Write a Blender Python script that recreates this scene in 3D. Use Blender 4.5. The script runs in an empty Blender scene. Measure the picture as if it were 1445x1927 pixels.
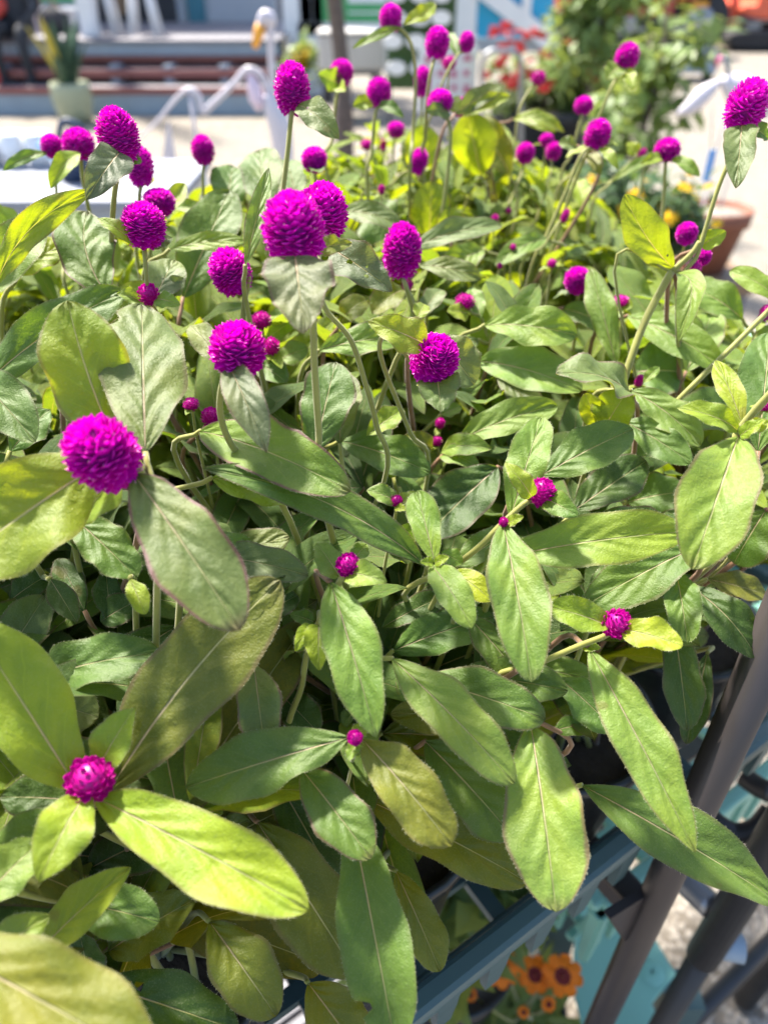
import bpy, bmesh, math, random
from mathutils import Vector, Matrix, Quaternion
R = math.radians
rnd = random.Random(11)
scene = bpy.context.scene
C = scene.collection

# ---------------------------------------------------------------- camera
CAM_H = 1.30            # phone held 1.3 m above the yard
PITCH = R(36.9)         # looking down over the bed
FPX, CX, CY = 1391.0, 722.5, 963.5
cam_d = bpy.data.cameras.new('camera'); cam = bpy.data.objects.new('camera', cam_d); C.objects.link(cam)
cam_d.sensor_fit = 'VERTICAL'; cam_d.sensor_height = 36.0; cam_d.lens = 36.0 * FPX / 1927.0
cam_d.clip_start = 0.01; cam_d.clip_end = 400
cam_d.dof.use_dof = True; cam_d.dof.focus_distance = 0.315; cam_d.dof.aperture_fstop = cam_d.lens / 4.0
cam.location = (0, 0, CAM_H); cam.rotation_euler = (math.pi / 2 - PITCH, 0, 0)
scene.camera = cam
# ---------------------------------------------------------------- sky, sun, exposure
SUN_EL, SUN_AZ = R(56), R(-35)     # high, ahead and a little to the left
w = bpy.data.worlds.new('World'); scene.world = w; w.use_nodes = True
nt = w.node_tree; bg = nt.nodes['Background']
sky = nt.nodes.new('ShaderNodeTexSky'); sky.sky_type = 'NISHITA'; sky.sun_disc = False
sky.sun_elevation = SUN_EL; sky.sun_rotation = SUN_AZ; sky.air_density = 1.0; sky.dust_density = 2.5; sky.ozone_density = 1.0
nt.links.new(sky.outputs[0], bg.inputs[0]); bg.inputs[1].default_value = 0.115
sd = bpy.data.lights.new('sun', 'SUN'); sun = bpy.data.objects.new('sun', sd); C.objects.link(sun)
sd.energy = 5.0; sd.angle = R(5.0); sd.color = (1.0, 0.93, 0.82)
S = Vector((math.sin(SUN_AZ) * math.cos(SUN_EL), math.cos(SUN_AZ) * math.cos(SUN_EL), math.sin(SUN_EL)))
sun.rotation_euler = (-S).to_track_quat('-Z', 'Y').to_euler(); sun.location = (0, 0, 20)
vs = scene.view_settings; vs.view_transform = 'Standard'; vs.look = 'None'; vs.gamma = 1.0
vs.exposure = 1.68; vs.use_curve_mapping = False
scene.cycles.use_denoising = True
try: scene.cycles.denoiser = 'OPENIMAGEDENOISE'
except Exception: pass
scene.cycles.max_bounces = 8; scene.cycles.transmission_bounces = 6; scene.cycles.transparent_max_bounces = 8
scene.cycles.sample_clamp_indirect = 6.0

# ---------------------------------------------------------------- layout helpers (a photo pixel and a real distance give a place)
SP, CP = math.sin(PITCH), math.cos(PITCH)
def ray(u, v):
    x, y = (u - CX) / FPX, -(v - CY) / FPX
    return Vector((x, CP + y * SP, -SP + y * CP))       # per metre of depth along the lens axis
def P(u, v, d): return Vector((0, 0, CAM_H)) + ray(u, v) * d
def at(u, v, Y):
    r = ray(u, v); return Vector((0, 0, CAM_H)) + r * (Y / r.y)
def onground(u, v, z=0.0):
    r = ray(u, v); return Vector((0, 0, CAM_H)) + r * ((z - CAM_H) / r.z)
def project(p):
    q = p - Vector((0, 0, CAM_H))
    d = q.y * CP - q.z * SP
    if d < 1e-4: return None
    return CX + FPX * q.x / d, CY - FPX * (q.y * SP + q.z * CP) / d, d

# ---------------------------------------------------------------- objects
def tag(o, label=None, cat=None, group=None, kind=None):
    if label: o['label'] = label
    if cat: o['category'] = cat
    if group: o['group'] = group
    if kind: o['kind'] = kind
    return o
def empty(name, loc=(0, 0, 0), rz=0.0):
    o = bpy.data.objects.new(name, None); C.objects.link(o); o.location = loc; o.rotation_euler = (0, 0, rz)
    o.empty_display_size = 0.05
    return o
class MB:
    "collects simple shapes; build() links them as one mesh object"
    def __init__(s): s.v = []; s.f = []; s.m = []; s.smooth = []
    def add(s, vs, fs, mi=0, smooth=False):
        b = len(s.v); s.v += [tuple(x) for x in vs]
        for f in fs: s.f.append(tuple(b + i for i in f)); s.m.append(mi); s.smooth.append(smooth)
        return s
    def box(s, lo, hi, mi=0, rot=None, piv=None):
        (a, b, c), (d, e, f) = lo, hi
        vs = [Vector(p) for p in ((a,b,c),(d,b,c),(d,e,c),(a,e,c),(a,b,f),(d,b,f),(d,e,f),(a,e,f))]
        if rot is not None:
            pv = Vector(piv) if piv is not None else Vector(((a+d)/2,(b+e)/2,(c+f)/2))
            vs = [pv + rot @ (p - pv) for p in vs]
        return s.add(vs, [(3,2,1,0),(4,5,6,7),(0,1,5,4),(1,2,6,5),(2,3,7,6),(3,0,4,7)], mi)
    def bar(s, a, b, wx, wz, mi=0, up=(0, 0, 1)):
        "box along a-b, wx wide and wz high"
        a, b = Vector(a), Vector(b); t = (b - a).normalized(); u = Vector(up)
        if abs(t.dot(u)) > .98: u = Vector((0, 1, 0))
        x = t.cross(u).normalized(); z = x.cross(t)
        vs = [p + x * (i * wx / 2) + z * (j * wz / 2) for p in (a, b) for i, j in ((-1,-1),(1,-1),(1,1),(-1,1))]
        return s.add(vs, [(0,1,2,3),(7,6,5,4),(0,4,5,1),(1,5,6,2),(2,6,7,3),(3,7,4,0)], mi)
    def tube(s, pts, rad, n=10, mi=0, caps=True):
        pts = [Vector(p) for p in pts]; k = len(pts)
        rad = rad if isinstance(rad, (list, tuple)) else [rad] * k
        vs = []; fs = []; ref = None
        for i, p in enumerate(pts):
            t = (pts[min(i + 1, k - 1)] - pts[max(i - 1, 0)]).normalized()
            if ref is None:
                ref = t.cross(Vector((0.31, 0.2, 0.93)))
                if ref.length < .05: ref = t.cross(Vector((1, 0, 0)))
            ref = (ref - t * ref.dot(t)).normalized(); bi = t.cross(ref)
            for j in range(n):
                a = 2 * math.pi * j / n
                vs.append(p + (ref * math.cos(a) + bi * math.sin(a)) * rad[i])
        for i in range(k - 1):
            for j in range(n):
                a = i * n + j; b = i * n + (j + 1) % n
                fs.append((a, b, b + n, a + n))
        if caps: fs.append(tuple(range(n - 1, -1, -1))); fs.append(tuple((k - 1) * n + j for j in range(n)))
        return s.add(vs, fs, mi, True)
    def lathe(s, prof, c=(0, 0, 0), n=24, mi=0):
        c = Vector(c); vs = []; fs = []
        for r, z in prof:
            for j in range(n):
                a = 2 * math.pi * j / n; vs.append(c + Vector((r * math.cos(a), r * math.sin(a), z)))
        for i in range(len(prof) - 1):
            for j in range(n):
                a = i * n + j; b = i * n + (j + 1) % n
                fs.append((a, b, b + n, a + n))
        return s.add(vs, fs, mi, True)
    def prism(s, poly, lo, hi, axis='y', mi=0):
        "poly of 2-tuples extruded along axis"
        n = len(poly)
        def pt(p, h): return {'y': (p[0], h, p[1]), 'z': (p[0], p[1], h), 'x': (h, p[0], p[1])}[axis]
        vs = [pt(p, lo) for p in poly] + [pt(p, hi) for p in poly]
        fs = [tuple(range(n)), tuple(range(2 * n - 1, n - 1, -1))] + [(i, i + n, (i + 1) % n + n, (i + 1) % n) for i in range(n)]
        return s.add(vs, fs, mi)
    def mesh(s, name, mats):
        me = bpy.data.meshes.new(name); me.from_pydata(s.v, [], s.f)
        for m in (mats if isinstance(mats, (list, tuple)) else [mats]): me.materials.append(m)
        me.polygons.foreach_set('material_index', s.m); me.polygons.foreach_set('use_smooth', s.smooth)
        bm = bmesh.new(); bm.from_mesh(me); bmesh.ops.recalc_face_normals(bm, faces=bm.faces); bm.to_mesh(me); bm.free()
        me.update(); return me
    def build(s, name, mats, parent=None, bevel=0.0):
        o = bpy.data.objects.new(name, s.mesh(name, mats)); C.objects.link(o)
        if parent: o.parent = parent
        if bevel:
            m = o.modifiers.new('bevel', 'BEVEL'); m.width = bevel; m.segments = 2; m.limit_method = 'ANGLE'
        return o
def smooth_path(pts, n=8):
    "Catmull-Rom through the points"
    pts = [Vector(p) for p in pts]
    if len(pts) < 3: return pts
    q = [pts[0] * 2 - pts[1]] + pts + [pts[-1] * 2 - pts[-2]]; out = []
    for i in range(1, len(q) - 2):
        a, b, c, d = q[i - 1], q[i], q[i + 1], q[i + 2]
        for k in range(n):
            t = k / n
            out.append(.5 * ((2 * b) + (c - a) * t + (2 * a - 5 * b + 4 * c - d) * t * t + (3 * b - a - 3 * c + d) * t ** 3))
    out.append(pts[-1]); return out

# ---------------------------------------------------------------- materials
class NB:
    def __init__(s, name):
        s.m = bpy.data.materials.new(name); s.m.use_nodes = True; s.t = s.m.node_tree; s.b = s.t.nodes['Principled BSDF']; s.out = s.t.nodes['Material Output']
    def n(s, ty, **kw):
        x = s.t.nodes.new(ty)
        for k, v in kw.items(): setattr(x, k, v)
        return x
    def l(s, a, b): s.t.links.new(a, b)
    def put(s, sock, v):
        if hasattr(v, 'is_output'): s.l(v, sock)
        else: sock.default_value = v
    def math(s, op, a, b=0.0, c=None, clamp=False):
        x = s.n('ShaderNodeMath', operation=op, use_clamp=clamp); s.put(x.inputs[0], a); s.put(x.inputs[1], b)
        if c is not None: s.put(x.inputs[2], c)
        return x.outputs[0]
    def mix(s, f, a, b, mode='MIX'):
        x = s.n('ShaderNodeMix', data_type='RGBA', blend_type=mode); s.put(x.inputs[0], f); s.put(x.inputs[6], a); s.put(x.inputs[7], b)
        return x.outputs[2]
    def step(s, x, lo, hi, a=0.0, b=1.0):
        m = s.n('ShaderNodeMapRange', interpolation_type='SMOOTHSTEP'); s.put(m.inputs[0], x)
        m.inputs[1].default_value = lo; m.inputs[2].default_value = hi; m.inputs[3].default_value = a; m.inputs[4].default_value = b
        return m.outputs[0]
    def noise(s, vec, scale, detail=3.0, rough=.55, dims='3D'):
        x = s.n('ShaderNodeTexNoise'); x.inputs['Scale'].default_value = scale; x.inputs['Detail'].default_value = detail; x.inputs['Roughness'].default_value = rough
        if vec is not None: s.l(vec, x.inputs['Vector'])
        return x.outputs['Fac']
    def bump(s, h, strength, dist):
        x = s.n('ShaderNodeBump'); x.inputs['Strength'].default_value = strength; x.inputs['Distance'].default_value = dist
        s.l(h, x.inputs['Height']); return x.outputs[0]
def rgba(c): return (c[0], c[1], c[2], 1.0)
def plain(name, col, rough=.6, var=.12, scale=6.0, metal=0.0, bump=0.0, spec=.5, bscale=40.0):
    m = NB(name); co = m.n('ShaderNodeTexCoord').outputs['Object']
    f = m.noise(co, scale, 4.0)
    m.l(m.mix(f, rgba([c * (1 - var * 1.6) for c in col]), rgba([min(1, c * (1 + var * 1.6)) for c in col])), m.b.inputs['Base Color'])
    m.l(m.math('ADD', m.math('MULTIPLY', m.noise(co, scale * 5, 3.0), .2), rough - .1), m.b.inputs['Roughness'])
    m.b.inputs['Metallic'].default_value = metal; m.b.inputs['Specular IOR Level'].default_value = spec
    if bump: m.l(m.bump(m.noise(co, bscale, 5.0), bump, .01), m.b.inputs['Normal'])
    return m.m
def leafmat(name, qw=.16):
    "leaf: colour from the object's colour, veins, rib and rim from the leaf's own UV"
    m = NB(name); uv = m.n('ShaderNodeUVMap'); uv.uv_map = 'leaf'
    sep = m.n('ShaderNodeSeparateXYZ'); m.l(uv.outputs[0], sep.inputs[0]); u, v = sep.outputs[0], sep.outputs[1]
    oi = m.n('ShaderNodeObjectInfo'); co = m.n('ShaderNodeTexCoord').outputs['Object']
    off = m.n('ShaderNodeVectorMath', operation='ADD'); m.l(co, off.inputs[0])
    cmb = m.n('ShaderNodeCombineXYZ'); m.l(m.math('MULTIPLY', oi.outputs['Random'], 37.0), cmb.inputs[0]); m.l(cmb.outputs[0], off.inputs[1]); co = off.outputs[0]
    su = m.math('SUBTRACT', m.math('MULTIPLY', u, 2.0), 1.0); au = m.math('ABSOLUTE', su)
    base = oi.outputs['Color']
    n1 = m.noise(co, 26.0, 3.0); n2 = m.noise(co, 95.0, 4.0); n3 = m.noise(co, 1500.0, 3.0); n4 = m.noise(co, 260.0, 2.0)
    # side veins sweep towards the tip, the two halves out of step
    sgn = m.math('MULTIPLY', m.math('GREATER_THAN', su, 0.0), .45)
    ph = m.math('ADD', m.math('SUBTRACT', m.math('MULTIPLY', v, 5.2), m.math('MULTIPLY', m.math('POWER', au, .8), 2.0)), sgn)
    ph = m.math('ADD', ph, m.math('MULTIPLY', n1, 1.7))
    fr = m.math('ABSOLUTE', m.math('SUBTRACT', m.math('FRACT', ph), .5))
    vein = m.step(fr, 0.0, .06, 1.0, 0.0)
    vein = m.math('MULTIPLY', vein, m.step(au, .55, .95, 1.0, 0.0))
    quilt = m.math('MULTIPLY', m.math('COSINE', m.math('MULTIPLY', ph, 6.2832)), m.step(au, .0, .9, 1.0, .1))
    wr = m.math('MULTIPLY', au, m.math('ADD', m.math('MULTIPLY', v, 1.0), .55))
    rib = m.step(wr, .012, .038, 1.0, 0.0)
    col = m.mix(m.step(n2, .32, .68, 0.0, .6), base, m.mix(1.0, base, (.66, .78, .66, 1), 'MULTIPLY'))
    col = m.mix(m.step(n1, .46, .70, 0.0, .45), col, m.mix(1.0, base, (1.45, 1.2, .5, 1), 'MULTIPLY'))
    col = m.mix(m.step(n3, .50, .75, 0.0, .20), col, (.34, .38, .24, 1))           # pale downy flecks
    col = m.mix(m.math('MULTIPLY', vein, .32), col, m.mix(1.0, base, (1.5, 1.35, 1.3, 1), 'MULTIPLY'))
    spot = m.step(m.noise(co, 60.0, 1.0), .74, .78, 0.0, .4)
    col = m.mix(spot, col, (.16, .10, .03, 1))
    pink = m.mix(m.step(v, .1, .75), (.60, .46, .33, 1), (.46, .47, .22, 1))
    col = m.mix(m.math('MULTIPLY', rib, .85), col, pink)
    edge = m.math('MULTIPLY', m.step(m.math('ADD', au, m.math('MULTIPLY', m.math('SUBTRACT', n2, .5), .16)), .865, .975), oi.outputs['Alpha'])
    tipm = m.math('MULTIPLY', m.step(v, .90, 1.0), m.math('MULTIPLY', oi.outputs['Alpha'], .45))
    col = m.mix(m.math('MAXIMUM', m.math('MULTIPLY', edge, .85), tipm), col, (.15, .055, .07, 1))
    m.l(col, m.b.inputs['Base Color'])
    m.b.inputs['Roughness'].default_value = .50; m.b.inputs['Specular IOR Level'].default_value = .5
    m.b.inputs['Sheen Weight'].default_value = .12; m.b.inputs['Sheen Roughness'].default_value = .45; m.b.inputs['Sheen Tint'].default_value = (.9, 1.0, .85, 1)
    h = m.math('SUBTRACT', m.math('ADD', m.math('ADD', m.math('MULTIPLY', n2, .7), m.math('MULTIPLY', n4, .40)), m.math('MULTIPLY', n3, .22)), m.math('ADD', m.math('MULTIPLY', quilt, qw), m.math('MULTIPLY', rib, .8)))
    bn = m.bump(h, .85, .0014); m.l(bn, m.b.inputs['Normal'])
    tr = m.n('ShaderNodeBsdfTranslucent'); m.l(m.mix(1.0, m.mix(.25, col, base), (1.75, 1.55, .45, 1), 'MULTIPLY'), tr.inputs[0]); m.l(bn, tr.inputs[1])
    mx = m.n('ShaderNodeMixShader'); mx.inputs[0].default_value = .43
    m.l(m.b.outputs[0], mx.inputs[1]); m.l(tr.outputs[0], mx.inputs[2]); m.l(mx.outputs[0], m.out.inputs[0])
    return m.m
def thin(name, col, tcol, f=.3, rough=.5, var=.2, scale=120.0, sheen=0.0):
    m = NB(name); co = m.n('ShaderNodeTexCoord').outputs['Object']; n = m.noise(co, scale, 3.0)
    c = m.mix(n, rgba([x * (1 - var) for x in col]), rgba([min(1, x * (1 + var)) for x in col])); m.l(c, m.b.inputs['Base Color'])
    m.b.inputs['Roughness'].default_value = rough; m.b.inputs['Sheen Weight'].default_value = sheen; m.b.inputs['Specular IOR Level'].default_value = .3
    tr = m.n('ShaderNodeBsdfTranslucent'); tr.inputs[0].default_value = rgba(tcol)
    mx = m.n('ShaderNodeMixShader'); mx.inputs[0].default_value = f
    m.l(m.b.outputs[0], mx.inputs[1]); m.l(tr.outputs[0], mx.inputs[2]); m.l(mx.outputs[0], m.out.inputs[0]); return m.m
M = {}
M['leaf'] = leafmat('downy_leaf')
M['leaf_small'] = leafmat('downy_small_leaf', .03)
M['hair'] = thin('leaf_hair', (.62, .62, .42), (.6, .6, .3), .4, .6)
M['stem'] = thin('stem_green', (.27, .27, .06), (.4, .42, .08), .12, .55, .3, 160.0, .4)
M['stem_red'] = thin('stem_reddish', (.24, .13, .07), (.3, .15, .05), .1, .6, .35, 160.0, .3)
def bract(name, col, tcol):
    m = NB(name); co = m.n('ShaderNodeTexCoord').outputs['Object']; oi = m.n('ShaderNodeObjectInfo')
    c = m.mix(m.noise(co, 7.0, 3.0), rgba([x * .7 for x in col]), rgba([min(1, x * 1.25) for x in col]))
    c = m.mix(m.math('MULTIPLY', oi.outputs['Random'], .5), c, rgba((col[0] * .72, col[1], col[2] * .55)))
    m.l(c, m.b.inputs['Base Color']); m.b.inputs['Roughness'].default_value = .38; m.b.inputs['Specular IOR Level'].default_value = .4
    tr = m.n('ShaderNodeBsdfTranslucent'); tr.inputs[0].default_value = rgba(tcol); mx = m.n('ShaderNodeMixShader'); mx.inputs[0].default_value = .28
    m.l(m.b.outputs[0], mx.inputs[1]); m.l(tr.outputs[0], mx.inputs[2]); m.l(mx.outputs[0], m.out.inputs[0]); return m.m
M['magenta'] = bract('magenta_bract', (.66, .003, .50), (.88, .0, .66))
M['magenta_bud'] = bract('crimson_bud', (.46, .003, .27), (.6, .0, .35))
M['magenta_core'] = thin('magenta_core', (.26, .0, .21), (.35, 0, .25), .1, .6)
M['floret'] = thin('pale_floret', (.80, .45, .42), (.8, .5, .4), .2)
# ================================================================ the yard
def ground_mat():
    m = NB('pale_aggregate_concrete'); co = m.n('ShaderNodeTexCoord').outputs['Object']
    v = m.n('ShaderNodeTexVoronoi'); v.inputs['Scale'].default_value = 85.0; m.l(co, v.inputs['Vector'])
    big = m.noise(co, .55, 5.0); mid = m.noise(co, 9.0, 4.0); fine = m.noise(co, 60.0, 4.0)
    st = m.n('ShaderNodeSeparateColor'); m.l(v.outputs['Color'], st.inputs[0])
    c = m.mix(st.outputs[0], (.38, .34, .285, 1), (.21, .185, .15, 1))
    c = m.mix(m.step(v.outputs['Distance'], .35, .62), c, (.11, .09, .065, 1))
    c = m.mix(m.step(mid, .35, .7, 0, .5), c, (.30, .27, .23, 1))
    c = m.mix(m.step(big, .4, .66, 0, .55), c, (.20, .19, .17, 1))
    m.l(c, m.b.inputs['Base Color']); m.b.inputs['Roughness'].default_value = .9
    h = m.math('SUBTRACT', m.math('MULTIPLY', fine, .4), v.outputs['Distance'])
    m.l(m.bump(h, .9, .006), m.b.inputs['Normal']); return m.m
M['ground'] = ground_mat()
M['white'] = plain('white_paint', (.78, .79, .80), .5, .05)
M['bluegrey'] = plain('blue_grey_paint', (.26, .33, .40), .6, .12)
M['greyboard'] = plain('grey_mauve_board', (.17, .165, .19), .6, .1)
M['redbrown'] = plain('red_brown_paint', (.25, .085, .075), .55, .15)
M['dark'] = plain('dark_grey_and_shade', (.035, .038, .045), .8, .2)  # dark grey goods, and shade under steps and in doorway put into colour
M['navy'] = plain('navy_paint', (.03, .05, .10), .5, .15)
M['teal'] = plain('teal_paint', (.03, .16, .22), .5, .1)
M['greywall'] = plain('grey_plaster', (.36, .40, .45), .8, .06)
M['turquoise'] = plain('turquoise_siding', (.015, .36, .62), .5, .08)
M['greensign'] = plain('green_print', (.06, .36, .12), .5, .08)
M['skyblue'] = plain('sky_blue_paint', (.20, .50, .75), .5, .08)
M['bark'] = plain('tree_bark', (.13, .10, .09), .9, .35, 30.0, bump=.8)
M['bin'] = plain('pale_grey_plastic', (.50, .48, .46), .5, .08)
M['celadon'] = plain('celadon_glaze', (.33, .36, .24), .4, .12, 14.0)
M['snake'] = plain('snake_plant_green', (.035, .085, .045), .45, .4, 18.0)
M['snake_y'] = plain('snake_plant_yellow', (.42, .36, .05), .45, .3, 18.0)
M['skin'] = plain('skin', (.42, .24, .16), .5, .06)
M['black_cloth'] = plain('black_cloth', (.025, .028, .035), .85, .3, 40.0, bump=.3)
M['red_cloth'] = plain('red_cloth', (.55, .06, .04), .8, .2, 20.0)
M['hairblack'] = plain('black_hair', (.02, .016, .014), .6, .3)
M['brown'] = plain('brown_wood', (.22, .14, .08), .6, .3, 8.0)
M['pink'] = plain('pink_plastic', (.55, .10, .22), .5, .08)
M['orange'] = plain('orange_beak', (.80, .36, .03), .45, .1)
M['birdwhite'] = plain('glossy_white_paint', (.62, .58, .62), .35, .04)
M['birdpink'] = plain('faint_pink_paint', (.72, .58, .68), .35, .1)
M['steel'] = plain('grey_steel', (.30, .31, .33), .4, .15, 20.0, .7)
M['truckred'] = plain('truck_red', (.30, .03, .025), .45, .2)
M['truckyellow'] = plain('truck_yellow', (.60, .28, .03), .45, .1)
M['exorange'] = plain('excavator_orange', (.75, .13, .06), .45, .1)
M['rubber'] = plain('black_rubber', (.025, .025, .028), .8, .2)
M['greymetal'] = plain('grey_chassis', (.14, .14, .16), .6, .2)
M['redfl'] = thin('red_petal', (.58, .04, .045), (.7, .08, .07), .3)
M['yellowfl'] = thin('yellow_petal', (.85, .55, .02), (.8, .5, .02), .3)
M['orangefl'] = thin('orange_petal', (.80, .20, .008), (.85, .24, .01), .3, .5, .12)
M['maroon'] = thin('maroon_centre', (.16, .012, .01), (.2, .02, .01), .1)
M['foliage'] = thin('shrub_leaf', (.17, .25, .085), (.36, .44, .08), .35, .42, .5, 5.0)
M['foliage_d'] = thin('dark_shrub_leaf', (.05, .10, .04), (.14, .22, .04), .3, .42, .5, 5.0)
M['terracotta'] = plain('terracotta', (.20, .075, .045), .8, .16, 12.0, bump=.2)
M['soil'] = plain('potting_soil', (.05, .035, .025), .95, .5, 60.0, bump=1.0)
M['gravelmix'] = plain('pale_potting_grit', (.30, .27, .23), .95, .3, 60.0, bump=1.0)
M['rack'] = plain('brown_grey_powder_coat', (.055, .046, .046), .38, .14, 9.0, .25)
M['rack2'] = plain('dark_grey_steel', (.04, .04, .044), .45, .2, 9.0, .3)
M['crate'] = plain('shaded_teal_plastic', (.065, .115, .118), .42, .14, 8.0)  # teal plastic darkened: shade on the near crates is put into the colour
M['crate_l'] = plain('light_teal_plastic', (.24, .50, .41), .42, .12, 8.0)
M['pot'] = plain('black_nursery_plastic', (.016, .017, .018), .35, .2, 20.0)
M['tabletop'] = plain('worn_white_paint', (.27, .29, .34), .6, .25, 5.0)
M['tagblue'] = plain('blue_label', (.16, .36, .72), .4, .06)
M['greenplastic'] = plain('green_plastic', (.05, .35, .12), .5, .1)

g = MB(); N = 12; E = 120.0
g.add([(-E, -20, 0), (E, -20, 0), (E, E, 0), (-E, E, 0)], [(0, 1, 2, 3)])
tag(g.build('ground', M['ground']), kind='structure')

# ---------------------------------------------------------------- terrace with open steps
TY = 9.0
def zat(v, Y): return at(CX, v, Y).z
def xat(u, v, Y): return at(u, v, Y).x
t = empty('terrace', (-4, TY, 0))
def part(name, mb, mat, par, bevel=0.0, **kw):
    "mb is in world coordinates; store relative to the parent"
    L = par.matrix_world.inverted() if False else Matrix.Translation(-par.location)
    if par.rotation_euler.z: L = Matrix.Rotation(-par.rotation_euler.z, 4, 'Z') @ L
    mb.v = [tuple(L @ Vector(p)) for p in mb.v]
    return tag(mb.build(name, mat, par, bevel), **kw)
X0, X1 = -9.0, xat(527, 120, TY)
deck = zat(74, TY)
xs = X0
for i in range(9):                                   # deck boards run along the front, one behind the other
    y0 = TY - .04 + i * .30
    part('deck_board', MB().box((X0, y0, deck - .03), (X1, y0 + .292, deck + .002 * (i % 2))), M['greyboard'], t, .004)
part('fascia', MB().box((X0, TY, zat(104, TY)), (X1, TY + .04, deck - .032)), M['bluegrey'], t)
steps = [(105, 118, .05), (131, 147, -.22), (165, 178, -.5)]
for v0, v1, dy in steps:
    Y = TY + dy
    z0, z1 = zat(v1, Y), zat(v0, Y)
    part('step_board', MB().box((X0, Y + .026, z0 + .005), (X1, Y + .30, z1)), M['greyboard'], t, .004)
    part('step_nosing', MB().box((X0, Y, z0), (X1, Y + .024, z1 + .003)), M['redbrown'], t, .004)
Y = TY - .5
part('kick_board', MB().box((X0, Y + .02, 0.0), (X1, Y + .05, zat(179, Y))), M['bluegrey'], t)
part('step_shade_board', MB().box((X0, TY + .5, 0.0), (X1, TY + .54, deck - .035)), M['dark'], t)  # dark sheet closing the open steps; the shade behind them is its colour
for u in (-200, 15, 225, 325, 428, 520):
    x = xat(u, 130, TY)
    part('support', MB().box((x - .045, TY - .2, 0.0), (x + .045, TY + .02, zat(119, TY))), M['bluegrey'], t)
tag(t, 'blue grey timber terrace with red brown edged open steps', 'terrace')

# ---------------------------------------------------------------- the house behind the terrace
HY = 11.6
h = empty('house', (-2, HY, 0))
part('wall', MB().box((-12, HY, 0), (xat(352, 40, HY), HY + .2, 4.2)), M['greywall'], h)
dx0, dx1 = xat(357, 30, HY), xat(388, 30, HY)
part('door_post', MB().box((dx0, HY - .06, 0), (dx1, HY + .16, 4.2)), M['teal'], h)
part('wall', MB().box((dx1 + .003, HY, zat(52, HY)), (xat(520, 30, HY), HY + .2, 4.2)), M['greywall'], h)
part('plinth', MB().box((dx1 + .003, HY - .02, 0), (xat(520, 30, HY), HY + .19, zat(52, HY) - .003)), M['navy'], h)
part('wall', MB().box((xat(521, 30, TY + .3), TY + .9, 0), (xat(600, 30, TY + .3), TY + 1.5, 4.2)), M['white'], h)
for u0, u1 in ((152, 180),):
    part('column', MB().box((xat(u0, 40, TY + .3), TY + .25, deck + .003), (xat(u1, 40, TY + .3), TY + .42, 4.2)), M['white'], h, .01)
part('doorway_shade_panel', MB().box((xat(185, 30, HY), HY - .03, deck), (xat(335, 30, HY), HY - .005, 3.2)), M['dark'], h)  # flat dark panel; the unlit interior is put into its colour
part('shelf', MB().box((xat(230, 40, HY), HY - .5, deck + .1), (xat(256, 40, HY), HY - .1, deck + 1.4)), M['brown'], h)
tag(h, 'grey and white house front with teal door post behind the terrace', 'house')
# white bench rail
b = empty('bench', (xat(100, 20, TY + .9), TY + .9, deck))
x0, x1 = xat(62, 15, TY + .9), xat(148, 15, TY + .9)
part('seat', MB().box((x0, TY + .75, zat(22, TY + .9)), (x1, TY + 1.15, zat(14, TY + .9))), M['white'], b, .01)
part('backrest', MB().box((x0, TY + 1.16, zat(5, TY + 1.1)), (x1, TY + 1.2, zat(-40, TY + 1.1))), M['greensign'], b, .01)
for x in (x0 + .03, x1 - .08):
    for yy in (TY + .78, TY + 1.08):
        part('leg', MB().box((x, yy, deck + .002), (x + .05, yy + .05, zat(22, TY + .9) - .002)), M['white'], b)
tag(b, 'white bench with green back on the terrace', 'bench')
# bag under the bench
bg_ = MB()
bc = at(108, 45, TY + .85)
rings = []
for i in range(7):
    a = i / 6; rr = .2 * math.sin(math.pi * min(1, .18 + .8 * a)) ** .5
    rings.append((rr * (1.0 if i < 6 else .4), deck + .004 + .26 * a))
bg_.lathe([(.01, deck + .004)] + rings + [(.01, deck + .27)], (bc.x, bc.y, 0), 14)
bo = empty('bag', (bc.x, bc.y, deck)); part('body', bg_, M['dark'], bo)
part('strap', MB().tube(smooth_path([(bc.x - .12, bc.y - .05, deck + .22), (bc.x - .05, bc.y - .15, deck + .36), (bc.x + .1, bc.y - .1, deck + .24)]), .012, 6), M['brown'], bo)
tag(bo, 'dark slouchy bag with brown strap under the white bench', 'bag')
# stools
def stool(uc, Y, label, seatmat):
    c = Vector((xat(uc, 60, Y), Y, deck)); o = empty('stool', c)
    part('seat', MB().lathe([(.005, deck + .44), (.15, deck + .44), (.165, deck + .455), (.15, deck + .475), (.005, deck + .478)], (c.x, c.y, 0), 18), seatmat, o)
    for i in range(4):
        a = math.pi / 4 + i * math.pi / 2
        part('leg', MB().tube([(c.x + .11 * math.cos(a), c.y + .11 * math.sin(a), deck + .439), (c.x + .19 * math.cos(a), c.y + .19 * math.sin(a), deck + .003)], [.028, .024], 8), M['white'], o)
    tag(o, label, 'stool', 'white stools on the terrace')
stool(200, TY + .55, 'white stool with a white seat beside the white column', M['white'])
stool(276, TY + .5, 'white stool with a pink seat on the terrace', M['pink'])

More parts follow.
